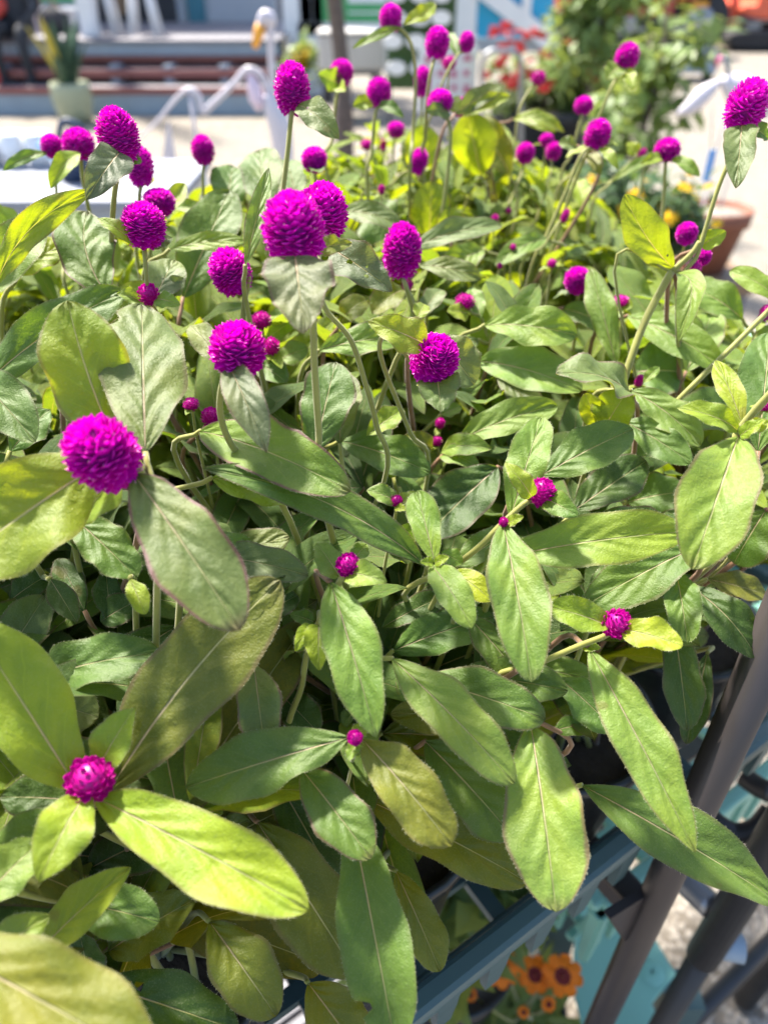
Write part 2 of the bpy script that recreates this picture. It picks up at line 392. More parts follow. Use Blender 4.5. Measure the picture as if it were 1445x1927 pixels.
# ---------------------------------------------------------------- a person sitting on the terrace edge
def skinned(name, joints, edges, mat, parent=None, root=0, sub=2):
    me = bpy.data.meshes.new(name); me.from_pydata([j[0] for j in joints], edges, []); me.materials.append(mat)
    o = bpy.data.objects.new(name, me); C.objects.link(o)
    if parent: o.parent = parent
    sk = o.modifiers.new('skin', 'SKIN'); sk.use_smooth_shade = True
    for i, j in enumerate(joints):
        r = j[1] if isinstance(j[1], tuple) else (j[1], j[1])
        me.skin_vertices[0].data[i].radius = r
        me.skin_vertices[0].data[i].use_root = (i == root)
    s = o.modifiers.new('subsurf', 'SUBSURF'); s.levels = sub; s.render_levels = sub
    return o
pc = at(42, 72, TY + .12); pz = deck
p = empty('person', (pc.x, pc.y, pz))
H = 1.62
J = [((0, .02, .10), (.15, .11)), ((0, .05, .30), (.13, .10)), ((0, .04, .47), (.16, .10)), ((0, .02, .56), (.06, .06)), ((0, 0, .64), (.06, .07)), ((0, -.01, .76), (.075, .09)), ((0, -.01, .84), (.05, .06)),
     ((-.10, -.02, .08), .085), ((-.12, -.36, .08), .065), ((-.12, -.42, -.10), .055), ((-.12, -.38, -.34), .04), ((-.12, -.46, -.36), .035),
     ((.10, -.02, .08), .085), ((.14, -.34, .09), .065), ((.15, -.40, -.10), .055), ((.15, -.36, -.33), .04), ((.15, -.44, -.35), .035),
     ((-.17, .03, .50), .055), ((-.23, -.02, .27), .045), ((-.14, -.20, .16), .033), ((-.10, -.26, .15), .028),
     ((.17, .03, .50), .055), ((.24, -.02, .27), .045), ((.16, -.22, .16), .033), ((.12, -.28, .15), .028)]
Ed = [(0,1),(1,2),(2,3),(3,4),(4,5),(5,6),(0,7),(7,8),(8,9),(9,10),(10,11),(0,12),(12,13),(13,14),(14,15),(15,16),(2,17),(17,18),(18,19),(19,20),(2,21),(21,22),(22,23),(23,24)]
skinned('body', J, Ed, M['black_cloth'], p)
part('hair', MB().lathe([(.005, pz + .905), (.06, pz + .89), (.088, pz + .83), (.09, pz + .76), (.08, pz + .70), (.06, pz + .695)], (pc.x, pc.y + .02, 0), 16), M['hairblack'], p)
part('face', MB().lathe([(.004, pz + .66), (.05, pz + .68), (.07, pz + .74), (.066, pz + .80), (.03, pz + .83)], (pc.x, pc.y - .036, 0), 14), M['skin'], p)
tag(p, 'person in black clothes sitting on the terrace edge with legs down the steps', 'person')
p2c = at(-22, 60, TY + .1); p2 = empty('person', (p2c.x, p2c.y, deck))
skinned('body', [(j[0], j[1]) for j in J], Ed, M['red_cloth'], p2)
part('hair', MB().lathe([(.005, pz + .905), (.06, pz + .89), (.088, pz + .83), (.09, pz + .76), (.08, pz + .70), (.06, pz + .695)], (p2c.x, p2c.y + .02, 0), 16), M['hairblack'], p2)
tag(p2, 'person in red clothes sitting beside the one in black', 'person')

# ---------------------------------------------------------------- snake plant in celadon pot
c = onground(140, 207); c.y = TY - .85; c.x = xat(140, 200, c.y); k = 1391 / (c.y / ray(140, 180).y)
po = empty('planter', c); hh = .34; r0 = .19
part('bowl', MB().lathe([(.005, .005), (r0 * .72, .005), (r0 * .86, .08), (r0 * 1.0, .2), (r0 * .98, .30), (r0 * .93, hh), (r0 * .84, hh), (r0 * .84, hh - .06), (.005, hh - .06)], c, 28), M['celadon'], po)
part('soil', MB().lathe([(.004, hh - .045), (r0 * .85, hh - .05), (r0 * .85, hh - .058)], c, 20), M['soil'], po)
tag(po, 'round celadon green planter in front of the steps', 'planter')
sp = empty('snake_plant', c + Vector((0, 0, hh - .05)))
def blade(a, lean, L, wd, mat, ox, oy):
    vs = []; fs = []; n = 9; th = .008
    dirv = Vector((math.cos(a), math.sin(a), 0)); sidev = Vector((-math.sin(a), math.cos(a), 0))
    for i in range(n):
        t_ = i / (n - 1); w_ = wd * (.55 + .9 * t_ * (1.25 - t_)) * (1 - t_ ** 5) + .003
        p_ = c + Vector((ox, oy, hh - .06)) + dirv * (lean * L * t_ ** 1.5) + Vector((0, 0, L * t_ * math.sqrt(max(.1, 1 - lean * lean))))
        vs += [p_ - sidev * w_, p_ - dirv * th, p_ + sidev * w_, p_ + dirv * th]
    for i in range(n - 1):
        for j in range(4): fs.append((i * 4 + j, i * 4 + (j + 1) % 4, i * 4 + 4 + (j + 1) % 4, i * 4 + 4 + j))
    part('leaf', MB().add(vs, fs, 0, True), mat, sp)
rr = random.Random(5)
for i in range(15):
    a = rr.uniform(0, 6.28); blade(a, rr.uniform(.08, .5), rr.uniform(.34, .62), rr.uniform(.045, .07), M['snake'] if rr.random() < .72 else M['snake_y'], .06 * math.cos(a), .06 * math.sin(a))
tag(sp, 'snake plant with upright dark green and yellow edged blades', 'plant')

# ---------------------------------------------------------------- green banner, bin, tree trunk, blue siding hut
o = empty('banner', at(655, 40, 9.9))
def pxbox(u0, v0, u1, v1, Y, dep=.05):
    a, b_ = at(u0, v1, Y), at(u1, v0, Y); um = (u0 + u1) / 2; vm = (v0 + v1) / 2
    return MB().box((at(u0, vm, Y).x, Y, at(um, v1, Y).z), (at(u1, vm, Y).x, Y + dep, at(um, v0, Y).z))
part('panel', pxbox(586, -60, 722, 42, 9.9), M['greensign'], o)
part('stripe', pxbox(655, 22, 722, 26, 9.895, .004), M['white'], o)
part('stripe', pxbox(655, -8, 730, 6, 9.895, .004), M['white'], o)
part('skirting', pxbox(560, 42.5, 735, 66, 9.9), M['white'], o)
part('side_panel', pxbox(562, -60, 585.5, 42, 9.9), M['skyblue'], o)
for x in (pxbox(566, 66.3, 572, 140, 9.91, .05), pxbox(724, 66.3, 730, 140, 9.91, .05)): part('post', x, M['white'], o)
tag(o, 'green printed board with white stripes and white skirting behind the tree trunk', 'sign')
o = empty('cart', at(660, 190, 8.2) * 1.0)
part('body', pxbox(598, 66, 726, 134, 8.2, .5), M['bin'], o, .03)
part('lid', pxbox(594, 60, 730, 65.5, 8.18, .54), M['bin'], o, .01)
for u in (618, 704):
    a = at(u, 168, 8.3); part('wheel', MB().tube([a + Vector((-.03, 0, 0)), a + Vector((.03, 0, 0))], .12, 18), M['rubber'], o)
part('frame', pxbox(606, 134.5, 718, 142, 8.25, .4), M['greymetal'], o)
for u in (606, 712): part('leg', pxbox(u, 142.4, u + 8, 190, 8.3, .05), M['greymetal'], o)
tag(o, 'pale grey box cart on dark wheels behind the tree trunk', 'cart')
tb = onground(648, 250); tb.y = 5.6; tb.x = xat(648, 235, 5.6)
o = empty('tree', (tb.x, tb.y, 0))
pts = [Vector((tb.x, tb.y, -.02))] + [at(u, v, 5.6) for u, v in ((648, 235), (645, 150), (640, 90), (633, 30), (628, -40), (640, -140))]
part('trunk', MB().tube(smooth_path(pts), [.062] * 12 + [.05] * (len(smooth_path(pts)) - 12), 12), M['bark'], o)
def crown(cen, rx, ry, rz, n, size, seed, up=.3):
    q = random.Random(seed); vs = []; fs = []
    cl = [Vector((q.gauss(0, .5) * rx, q.gauss(0, .5) * ry, q.gauss(0, .45) * rz)) for _ in range(max(6, n // 45))]
    for i in range(n):
        k_ = q.choice(cl); p_ = cen + k_ + Vector((q.gauss(0, .16) * rx, q.gauss(0, .16) * ry, q.gauss(0, .16) * rz))
        d_ = Vector((q.uniform(-1, 1), q.uniform(-1, 1), q.uniform(-.7, .5) + up)).normalized(); s_ = d_.cross(Vector((q.uniform(-.3, .3), q.uniform(-.3, .3), 1))).normalized(); nn = s_.cross(d_)
        L = size * q.uniform(.6, 1.25); W = L * q.uniform(.2, .3); b0 = len(vs)
        vs += [p_, p_ + d_ * L * .45 + s_ * W + nn * L * .06, p_ + d_ * L - nn * L * .12, p_ + d_ * L * .45 - s_ * W + nn * L * .06, p_ + d_ * L * .5]
        fs += [(b0, b0 + 1, b0 + 4), (b0 + 1, b0 + 2, b0 + 4), (b0 + 2, b0 + 3, b0 + 4), (b0 + 3, b0, b0 + 4)]
    return MB().add(vs, fs)
part('crown', crown(at(640, -300, 5.6), .8, .8, .35, 900, .12, 3), M['foliage'], o)
part('limb', MB().tube(smooth_path([pts[-1], at(560, -230, 5.5), at(500, -290, 5.4)]), .025, 8), M['bark'], o)
tag(o, 'slim tree trunk rising past the green board', 'tree')
o = empty('shrub', onground(570, 205))
oc = at(566, 110, 8.6)
part('crown', crown(Vector((oc.x, 8.6, oc.z)), .2, .2, .24, 260, .13, 4), M['foliage'], o); part('yellow_leaves', crown(Vector((at(572, 115, 8.5).x, 8.5, at(572, 115, 8.5).z)), .06, .06, .08, 40, .1, 5), M['yellowfl'], o)
part('stem', MB().tube([(oc.x, 8.6, 0), (oc.x, 8.6, oc.z)], .02, 7), M['bark'], o)
tag(o, 'small leafy shrub with yellow leaves beside the white pillar', 'shrub')
# hedge lattice with white plates
o = empty('display_rack', at(790, 120, 7.6))
part('back', pxbox(728, -40, 856, 168, 7.7, .04), M['foliage_d'], o)
for v in (-10, 34, 78, 128):
    for u in (742, 786, 826):
        a = at(u + (4 if v % 3 else -3), v, 7.62)
        mb = MB()
        n = 18; ring = [(a.x + .085 * math.cos(2 * math.pi * i / n), a.z + .055 * math.sin(2 * math.pi * i / n)) for i in range(n)]
        mb.prism(ring, 7.60, 7.685); part('white_plate', mb, M['white'], o)
for u in (730, 850): part('post', pxbox(u, 168.3, u + 6, 230, 7.7, .04), M['dark'], o)
tag(o, 'dark green display rack hung with white oval plates', 'rack')
o = empty('hut', at(980, 60, 8.6))
for i in range(9):
    v0 = 72 - i * 13
    part('siding_board', pxbox(897, v0 - 12.6, 1042, v0, 8.6, .03 + .004 * (i % 2)), M['turquoise'], o)
part('plinth', pxbox(880, 72.6, 1046, 98, 8.62, .1), M['greywall'], o)
part('corner_post', pxbox(858, -60, 897, 100, 8.55, .1), M['white'], o)
mb = MB().bar(at(905, -22, 8.53), at(1036, 80, 8.53), .04, .15, up=(0, 0, 1)); part('brace', mb, M['white'], o)
part('window_post', pxbox(984, -60, 1001, 52, 8.5, .05), M['white'], o)
tag(o, 'turquoise boarded hut with white diagonal brace', 'hut')
# white notice with red strokes
o = empty('notice', at(845, 200, 5.4))
part('board', pxbox(786, 88, 896, 212, 5.4, .02), M['white'], o)
q = random.Random(8)
for i in range(3):
    for j in range(4):
        u, v = 800 + j * 24, 104 + i * 28
        part('red_mark', pxbox(u, v, u + q.uniform(9, 15), v + q.uniform(9, 16), 5.394, .004), M['pink'], o)
for u in (792, 886): part('stake', pxbox(u, 212.3, u + 5, 330, 5.4, .02), M['steel'], o)
tag(o, 'white notice board with red characters on stakes', 'sign')
# steel trolley handle
o = empty('trolley', at(942, 240, 4.6))
part('handle', MB().tube(smooth_path([at(906, 320, 4.6), at(906, 180, 4.6), at(907, 118, 4.6), at(922, 98, 4.6), at(945, 96, 4.6), at(968, 99, 4.6), at(980, 118, 4.6), at(980, 180, 4.6), at(980, 320, 4.6)]), .014, 10), M['steel'], o)
part('platform', pxbox(896, 320.5, 990, 332, 4.6, .7), M['steel'], o)
for u in (904, 984):
    for Y in (4.7, 5.2):
        a = at(u, 320, 4.6); part('wheel', MB().tube([(a.x - .02, Y, .06), (a.x + .02, Y, .06)], .06, 14), M['rubber'], o)
        part('fork', MB().box((a.x - .012, Y - .012, .06), (a.x + .012, Y + .012, at(900, 332, 4.6).z)), M['steel'], o)
tag(o, 'grey steel trolley with arched tube handle beside the red flowers', 'trolley')
# red flowering planter
def flowers(n, cen, rx, ry, rz, size, seed):
    q = random.Random(seed); mb = MB()
    for i in range(n):
        p_ = cen + Vector((q.uniform(-1, 1) * rx, q.uniform(-1, 1) * ry, q.uniform(-1, 1) * rz)); k_ = 7
        ax = Vector((q.uniform(-.5, .5), q.uniform(-.8, .1), 1)).normalized(); x_ = ax.orthogonal().normalized(); y_ = ax.cross(x_); s_ = size * q.uniform(.7, 1.2); b0 = []
        vs = [p_ + ax * s_ * .5]
        for j in range(k_ * 2):
            a = math.pi * j / k_; r_ = s_ * (1 if j % 2 else .62); vs.append(p_ + (x_ * math.cos(a) + y_ * math.sin(a)) * r_ + ax * (.15 * s_ if j % 2 else 0))
        fs = [(0, j + 1, (j + 1) % (2 * k_) + 1) for j in range(2 * k_)]; mb.add(vs, fs)
    return mb
o = empty('red_flower_bush', (at(1030, 240, 5.0).x, 5.2, 0)); fc = at(1030, 150, 5.2)
part('crown', crown(fc + Vector((0, 0, -.05)), .38, .3, .22, 1100, .10, 12), M['foliage'], o)
part('blossom', flowers(40, fc + Vector((-.05, -.2, .14)), .34, .16, .15, .045, 13), M['redfl'], o)
part('stem', MB().tube([(fc.x, 5.2, .5), (fc.x, 5.2, fc.z)], .02, 8), M['bark'], o)
tag(o, 'bushy plant with clusters of red blossom in a dark pot', 'plant')
o = empty('planter', (fc.x, 5.2, 0)); part('bowl', MB().lathe([(.005, .002), (.22, .002), (.30, .50), (.33, .50), (.33, .56), (.28, .56), (.27, .48), (.005, .48)], (fc.x, 5.2, 0), 26), M['dark'], o); part('soil', MB().lathe([(.004, .52), (.275, .515), (.274, .5)], (fc.x, 5.2, 0), 20), M['soil'], o)
tag(o, 'large dark planter under the red flowers', 'planter')
# young trees right of it
for (u, v, Y, rx, rz, n, seed, lab) in ((1125, 60, 4.9, .30, .34, 760, 21, 'bushy young tree with pale leaves in front of the red truck'), (1225, 175, 3.9, .19, .42, 520, 22, 'tall thin sapling with drooping leaves beside the pale yard')):
    cc = at(u, v, Y); o = empty('young_tree', (cc.x, Y, 0))
    part('trunk', MB().tube(smooth_path([(cc.x + .03, Y, .22), (cc.x - .02, Y, .5), (cc.x + .02, Y, .9), cc + Vector((0, 0, .3))]), [.016] * 20 + [.01] * 5, 8), M['bark'], o)
    part('crown', crown(cc, rx, rx, rz, n, .12, seed, -.1), M['foliage'], o); tag(o, lab, 'tree')
    o = empty('nursery_pot', (cc.x, Y, 0)); part('body', MB().lathe([(.004, .002), (.12, .002), (.15, .24), (.16, .24), (.16, .27), (.14, .27), (.13, .2), (.004, .2)], (cc.x + .03, Y, 0), 20), M['pot'], o); part('soil', MB().lathe([(.004, .235), (.14, .23), (.139, .21)], (cc.x + .03, Y, 0), 16), M['soil'], o)
    tag(o, 'black nursery pot of the ' + ('bushy young tree' if seed == 21 else 'tall thin sapling'), 'pot')
# ---------------------------------------------------------------- truck and excavator
o = empty('truck', (at(1210, 60, 14).x, 14.4, 0)); Y = 14.0
part('cargo_body', pxbox(1055, -60, 1275, 32, Y, 2.2), M['truckred'], o, .03)
part('cab', pxbox(1279, -60, 1345, 36, Y + .05, 2.1), M['truckred'], o, .05)
part('panel', pxbox(1300, 2, 1332, 22, Y + .04, .008), M['truckyellow'], o)
part('panel', pxbox(1276, -4, 1292, 3, Y - .004, .003), M['truckyellow'], o)
part('chassis', pxbox(1060, 34, 1345, 50, Y + .2, 1.7), M['greymetal'], o)
part('mudguard', pxbox(1300, 37, 1342, 44, Y - .02, .1), M['bin'], o)
part('side_rail', pxbox(1100, 52, 1290, 58, Y + .02, .06), M['steel'], o)
for u in (1110, 1165, 1310):
    a = at(u, 82, Y); w_ = empty; wz = .46
    wo = part('wheel', MB().tube([(a.x, Y + .05, wz), (a.x, Y + .35, wz)], wz, 24), M['rubber'], o)
    rim = MB().lathe([(.004, 0), (.2, 0), (.24, .03), (.24, .06)], (0, 0, 0), 18); rim.v = [(x + a.x - o.location.x, Y + .03 + z - o.location.y, y + wz) for x, y, z in rim.v]
    rm = rim.build('rim', M['steel'], wo)
part('door', pxbox(1284, -58, 1318, 0, Y + .03, .015), M['truckred'], o)
part('lamp', pxbox(1322, 30, 1330, 34, Y + .03, .015), M['orange'], o)
tag(o, 'dark red truck with yellow panel parked across the yard', 'truck')
o = empty('pallet_trolley', (at(1320, 130, 11).x, 11.2, 0))
part('deck', pxbox(1255, 95, 1352, 103, 11.0, .7), M['navy'], o); part('upright', pxbox(1338, 40, 1346, 94.6, 11.3, .05), M['navy'], o)
part('side', pxbox(1262, 103.4, 1350, 138, 11.05, .05), M['bluegrey'], o)
for u in (1275, 1335):
    a = at(u, 142, 11.1); part('wheel', MB().tube([(a.x - .04, 11.2, .11), (a.x + .04, 11.2, .11)], .11, 16), M['rubber'], o)
tag(o, 'dark blue steel trolley with uprights beside the truck', 'trolley')
o = empty('excavator', (at(1420, 60, 15).x, 15.6, 0)); Y = 15.0
a0 = at(1395, 20, Y)
def pp(u, v): a = at(u, v, Y); return (a.x, a.z)
part('body', MB().prism([pp(1395, 22), pp(1400, 10), pp(1425, 10), pp(1440, -30), pp(1560, -30), pp(1560, 42), pp(1440, 38), pp(1410, 32)], Y, Y + 2), M['exorange'], o, .04)
part('cab', MB().prism([pp(1452, -32), pp(1452, -90), pp(1530, -90), pp(1530, -32)], Y + .1, Y + 1.1), M['greymetal'], o, .04)
part('boom', MB().prism([pp(1356, 22), pp(1362, 2), pp(1385, -60), pp(1400, -60), pp(1378, 8), pp(1372, 26)], Y + .5, Y + .9), M['exorange'], o, .03)
part('ram', MB().tube([at(1378, 70, Y + .4), at(1381, 34, Y + .4), at(1384, -30, Y + .4)], [.1, .09, .06], 12), M['exorange'], o)
part('counterweight', pxbox(1404, 43, 1430, 60, Y + .1, 1.4), M['steel'], o)
part('track', MB().prism([pp(1360, 80), pp(1366, 62), pp(1400, 56), pp(1560, 56), pp(1575, 80), pp(1560, 96), pp(1372, 92)], Y - .2, Y + .5), M['rubber'], o, .05)
part('track', MB().prism([pp(1360, 80), pp(1366, 62), pp(1400, 56), pp(1560, 56), pp(1575, 80), pp(1560, 96), pp(1372, 92)], Y + 1.5, Y + 2.2), M['rubber'], o, .05)
tag(o, 'orange excavator with black tracks at the edge of the yard', 'excavator')
# back fence of the yard so that the ground ends somewhere
o = empty('yard_wall', (0, 20, 0))
for i in range(30):
    part('panel', MB().box((-18 + i * 1.4, 20 + .02 * (i % 2), 0), (-18 + i * 1.4 + 1.385, 20.1, 3.2)), M['greymetal'], o)
tag(o, 'dark panelled wall at the far end of the yard', 'wall')

# ---------------------------------------------------------------- white bird ornament with orange bill
B = 2.7
o = empty('bird_ornament', (at(520, 260, B).x, B, 0))
part('neck', MB().tube(smooth_path([at(516, 215, B), at(512, 140, B), at(510, 90, B), at(510, 55, B), at(505, 34, B)]), [.010 + .003 * (i < 6) for i in range(33)], 12), M['birdwhite'], o)
hd = smooth_path([at(513, 50, B), at(508, 34, B), at(498, 30, B), at(492, 42, B), at(490, 54, B)], 4)
part('head', MB().tube(hd, [.010, .014, .017, .019, .019, .019, .0185, .018, .018, .017, .017, .016, .0155, .015, .0145, .013, .012], 12), M['birdwhite'], o)
part('bill', MB().tube([at(492, 46, B), at(486, 66, B), at(479, 90, B)], [.017, .016, .009], 10), M['orange'], o)
bp = smooth_path([at(505, 175, B), at(515, 205, B), at(528, 245, B), at(535, 300, B), at(540, 350, B)], 5)
part('body', MB().tube(bp, [.015 + .022 * math.sin(math.pi * min(1, i / 20)) ** .7 for i in range(len(bp))], 16), M['birdwhite'], o)
wing = smooth_path([at(262, 262, B), at(302, 222, B), at(335, 182, B), at(357, 168, B), at(375, 182, B), at(382, 210, B), at(400, 196, B), at(440, 158, B), at(465, 131, B), at(488, 138, B), at(500, 158, B), at(506, 180, B)], 6)
part('wing_edge', MB().tube(wing, [.004 + .006 * min(1, i / 30) for i in range(len(wing))], 10), [M['birdwhite'], M['birdpink']], o)
part('wing_tip', MB().tube(smooth_path([at(470, 140, B), at(478, 165, B), at(484, 195, B), at(478, 200, B)], 5), [.010 + .014 * math.sin(math.pi * i / 15) for i in range(16)], 10), M['birdpink'], o)
part('wing_strut', MB().tube([at(358, 172, B), at(368, 250, B), at(372, 330, B)], .007, 8), M['birdwhite'], o)
pa, pb, pcx = at(316, 226, B), at(286, 420, B), at(356, 420, B)
part('wing_plate', MB().prism([(pa.x, pa.z), (pcx.x, pcx.z), (pb.x, pb.z)], B + .004, B + .016), M['birdwhite'], o)
part('stake', MB().tube([at(538, 345, B), Vector((at(538, 345, B).x, B, .003))], .012, 8), M['steel'], o)
part('base_plate', MB().box((at(538, 345, B).x - .12, B - .1, 0.001), (at(538, 345, B).x + .12, B + .1, .012)), M['steel'], o)
part('stake', MB().tube([at(320, 400, B + .012), Vector((at(320, 400, B).x, B + .012, .003))], .008, 8), M['steel'], o)
tag(o, 'white metal bird ornament with long neck, orange bill and curled wing', 'ornament')
B = 2.4
o = empty('bird_ornament', (at(1372, 260, B).x, B, 0))
part('neck', MB().tube(smooth_path([at(1358, 108, B), at(1366, 118, B), at(1370, 145, B), at(1374, 165, B), at(1384, 200, B)]), .007, 10), M['steel'], o)
wv = smooth_path([at(1272, 214, B), at(1300, 200, B), at(1330, 172, B), at(1358, 150, B)], 5)
part('wing', MB().tube(wv, [.003 + .022 * math.sin(math.pi * i / 15) for i in range(16)], 12), M['birdwhite'], o)
part('body', MB().tube(smooth_path([at(1358, 150, B), at(1385, 165, B), at(1420, 190, B), at(1450, 215, B)], 5), [.012 + .03 * math.sin(math.pi * i / 15) for i in range(16)], 12), M['birdwhite'], o)
part('bill', MB().tube([at(1358, 108, B), at(1352, 113, B), at(1346, 128, B)], [.008, .007, .002], 8), M['pink'], o)
for u in (1372, 1410): part('leg', MB().tube([at(u, 180, B), Vector((at(u, 180, B).x, B, .002))], .003, 6), M['steel'], o)
tag(o, 'white bird ornament with grey bent neck beside the terracotta pot', 'ornament')

# ---------------------------------------------------------------- white low table at the left with a blue watering can, terracotta pot, marigolds
o = empty('white_table', (at(110, 400, 1.9).x, 1.9, 0)); Y = 1.7
tz = at(150, 378, Y).z
part('top', MB().box((-1.6, Y, tz - .02), (at(330, 380, Y).x, Y + .42, tz)), M['tabletop'], o, .004)
part('apron', MB().box((-1.6, Y + .02, tz - .10), (at(325, 380, Y).x, Y + .04, tz - .022)), M['greywall'], o)
for x in (-1.5, at(320, 380, Y).x - .04):
    for yy in (Y + .03, Y + .34): part('leg', MB().box((x, yy, .002), (x + .045, yy + .045, tz - .021)), M['white'], o)
tag(o, 'low pale grey white table beside the flower bed', 'table')
for i, (u, v) in enumerate(((10, 318), (52, 322), (96, 326))):
    a = at(u, 378, Y + .35); hgt = .075; w_ = .032
    oo = empty('white_pot', (a.x, Y + .35, tz)); part('body', MB().lathe([(.003, tz + .002), (w_ * .8, tz + .002), (w_ * 1.15, tz + hgt), (w_ * 1.0, tz + hgt), (w_ * .7, tz + .015), (.003, tz + .015)], (a.x, Y + .35, 0), 20), M['white'], oo)
    tag(oo, 'small white pot standing on the white table', 'pot', 'small white pots on the white table')
a = at(165, 392, Y + .2); oo = empty('watering_can', (a.x, Y + .2, tz)); ax, ay = a.x, Y + .2
part('body', MB().lathe([(.003, tz + .002), (.042, tz + .002), (.045, tz + .07), (.038, tz + .085), (.034, tz + .085), (.034, tz + .03), (.003, tz + .03)], (ax, ay, 0), 22), M['navy'], oo)
part('handle', MB().tube(smooth_path([(ax + .03, ay - .02, tz + .08), (ax + .04, ay - .03, tz + .115), (ax + .005, ay - .035, tz + .13), (ax - .02, ay - .03, tz + .09)]), .007, 8), M['navy'], oo)
part('spout', MB().tube([(ax - .035, ay, tz + .03), (ax - .075, ay - .01, tz + .08)], [.011, .008], 10), M['skyblue'], oo)
tag(oo, 'navy blue watering can with looped handle on the white table', 'watering can')
Y = 2.3; a = at(1371, 408, Y); wd = at(1440, 395, Y).x - at(1302, 395, Y).x; r_ = wd / 2; zt = a.z; hp = r_ * 1.75
sb = zt - hp
o = empty('terracotta_pot', (a.x, Y + .1, sb)); cpt = (a.x, Y + .1, 0)
part('body', MB().lathe([(.004, sb + .002), (r_ * .62, sb + .002), (r_ * .88, zt - .045), (r_ * .98, zt - .045), (r_, zt), (r_ * .88, zt), (r_ * .86, zt - .03), (.004, zt - .03)], cpt, 30), M['terracotta'], o)
part('soil', MB().lathe([(.004, zt - .012), (r_ * .862, zt - .016), (r_ * .86, zt - .025)], cpt, 20), M['gravelmix'], o)
tag(o, 'terracotta pot filled with pale grit', 'pot')
o = empty('plinth', (a.x, Y + .1, 0)); part('slab', MB().box((a.x - .13, Y - .03, sb - .04), (a.x + .13, Y + .23, sb)), M['brown'], o, .006)
for dx in (-.12, .06): part('block', MB().box((a.x + dx, Y - .01, 0.002), (a.x + dx + .06, Y + .2, sb - .042)), M['greymetal'], o)
tag(o, 'brown plank stand carrying the terracotta pot', 'stand')
a = at(1336, 285, 2.1); o = empty('plant_label', (a.x, 2.1, 0))
part('card', pxbox(1327, 282, 1342, 342, 2.1, .003), M['tagblue'], o); part('wire', MB().tube([at(1334, 340, 2.103), Vector((at(1334, 340, 2.103).x, 2.103, .0))], .0025, 6), M['steel'], o)
part('wire', MB().tube([at(1336, 284, 2.103), at(1340, 200, 2.103)], .0015, 6), M['steel'], o)
tag(o, 'blue plant label on a thin wire beside the terracotta pot', 'label')
o = empty('marigold_plant', (at(1170, 420, 1.55).x, 1.6, 0)); fc = at(1170, 425, 1.6)
part('crown', crown(fc, .15, .13, .10, 1500, .045, 31, .4), M['foliage_d'], o); part('blossom', flowers(20, fc + Vector((0, -.10, .075)), .14, .06, .045, .017, 32), M['yellowfl'], o)
part('stem', MB().tube([(fc.x, 1.6, fc.z - .3), fc], .006, 7), M['stem'], o); tag(o, 'dark green bushy plant dotted with small yellow flowers', 'plant')
o = empty('nursery_pot', (fc.x, 1.6, 0)); part('body', MB().lathe([(.004, fc.z - .40), (.10, fc.z - .40), (.13, fc.z - .2), (.12, fc.z - .2), (.11, fc.z - .25), (.004, fc.z - .25)], (fc.x, 1.6, 0), 22), M['pot'], o); tag(o, 'black pot of the yellow flowered plant', 'pot')
o = empty('bench', (fc.x, 1.6, 0)); part('top', MB().box((fc.x - .35, 1.4, fc.z - .43), (fc.x + .3, 1.85, fc.z - .402)), M['greyboard'], o)
for dx in (-.3, .24): part('leg', MB().box((fc.x + dx, 1.45, .002), (fc.x + dx + .05, 1.8, fc.z - .432)), M['greyboard'], o)
tag(o, 'low grey bench under the yellow flowered plant', 'bench')
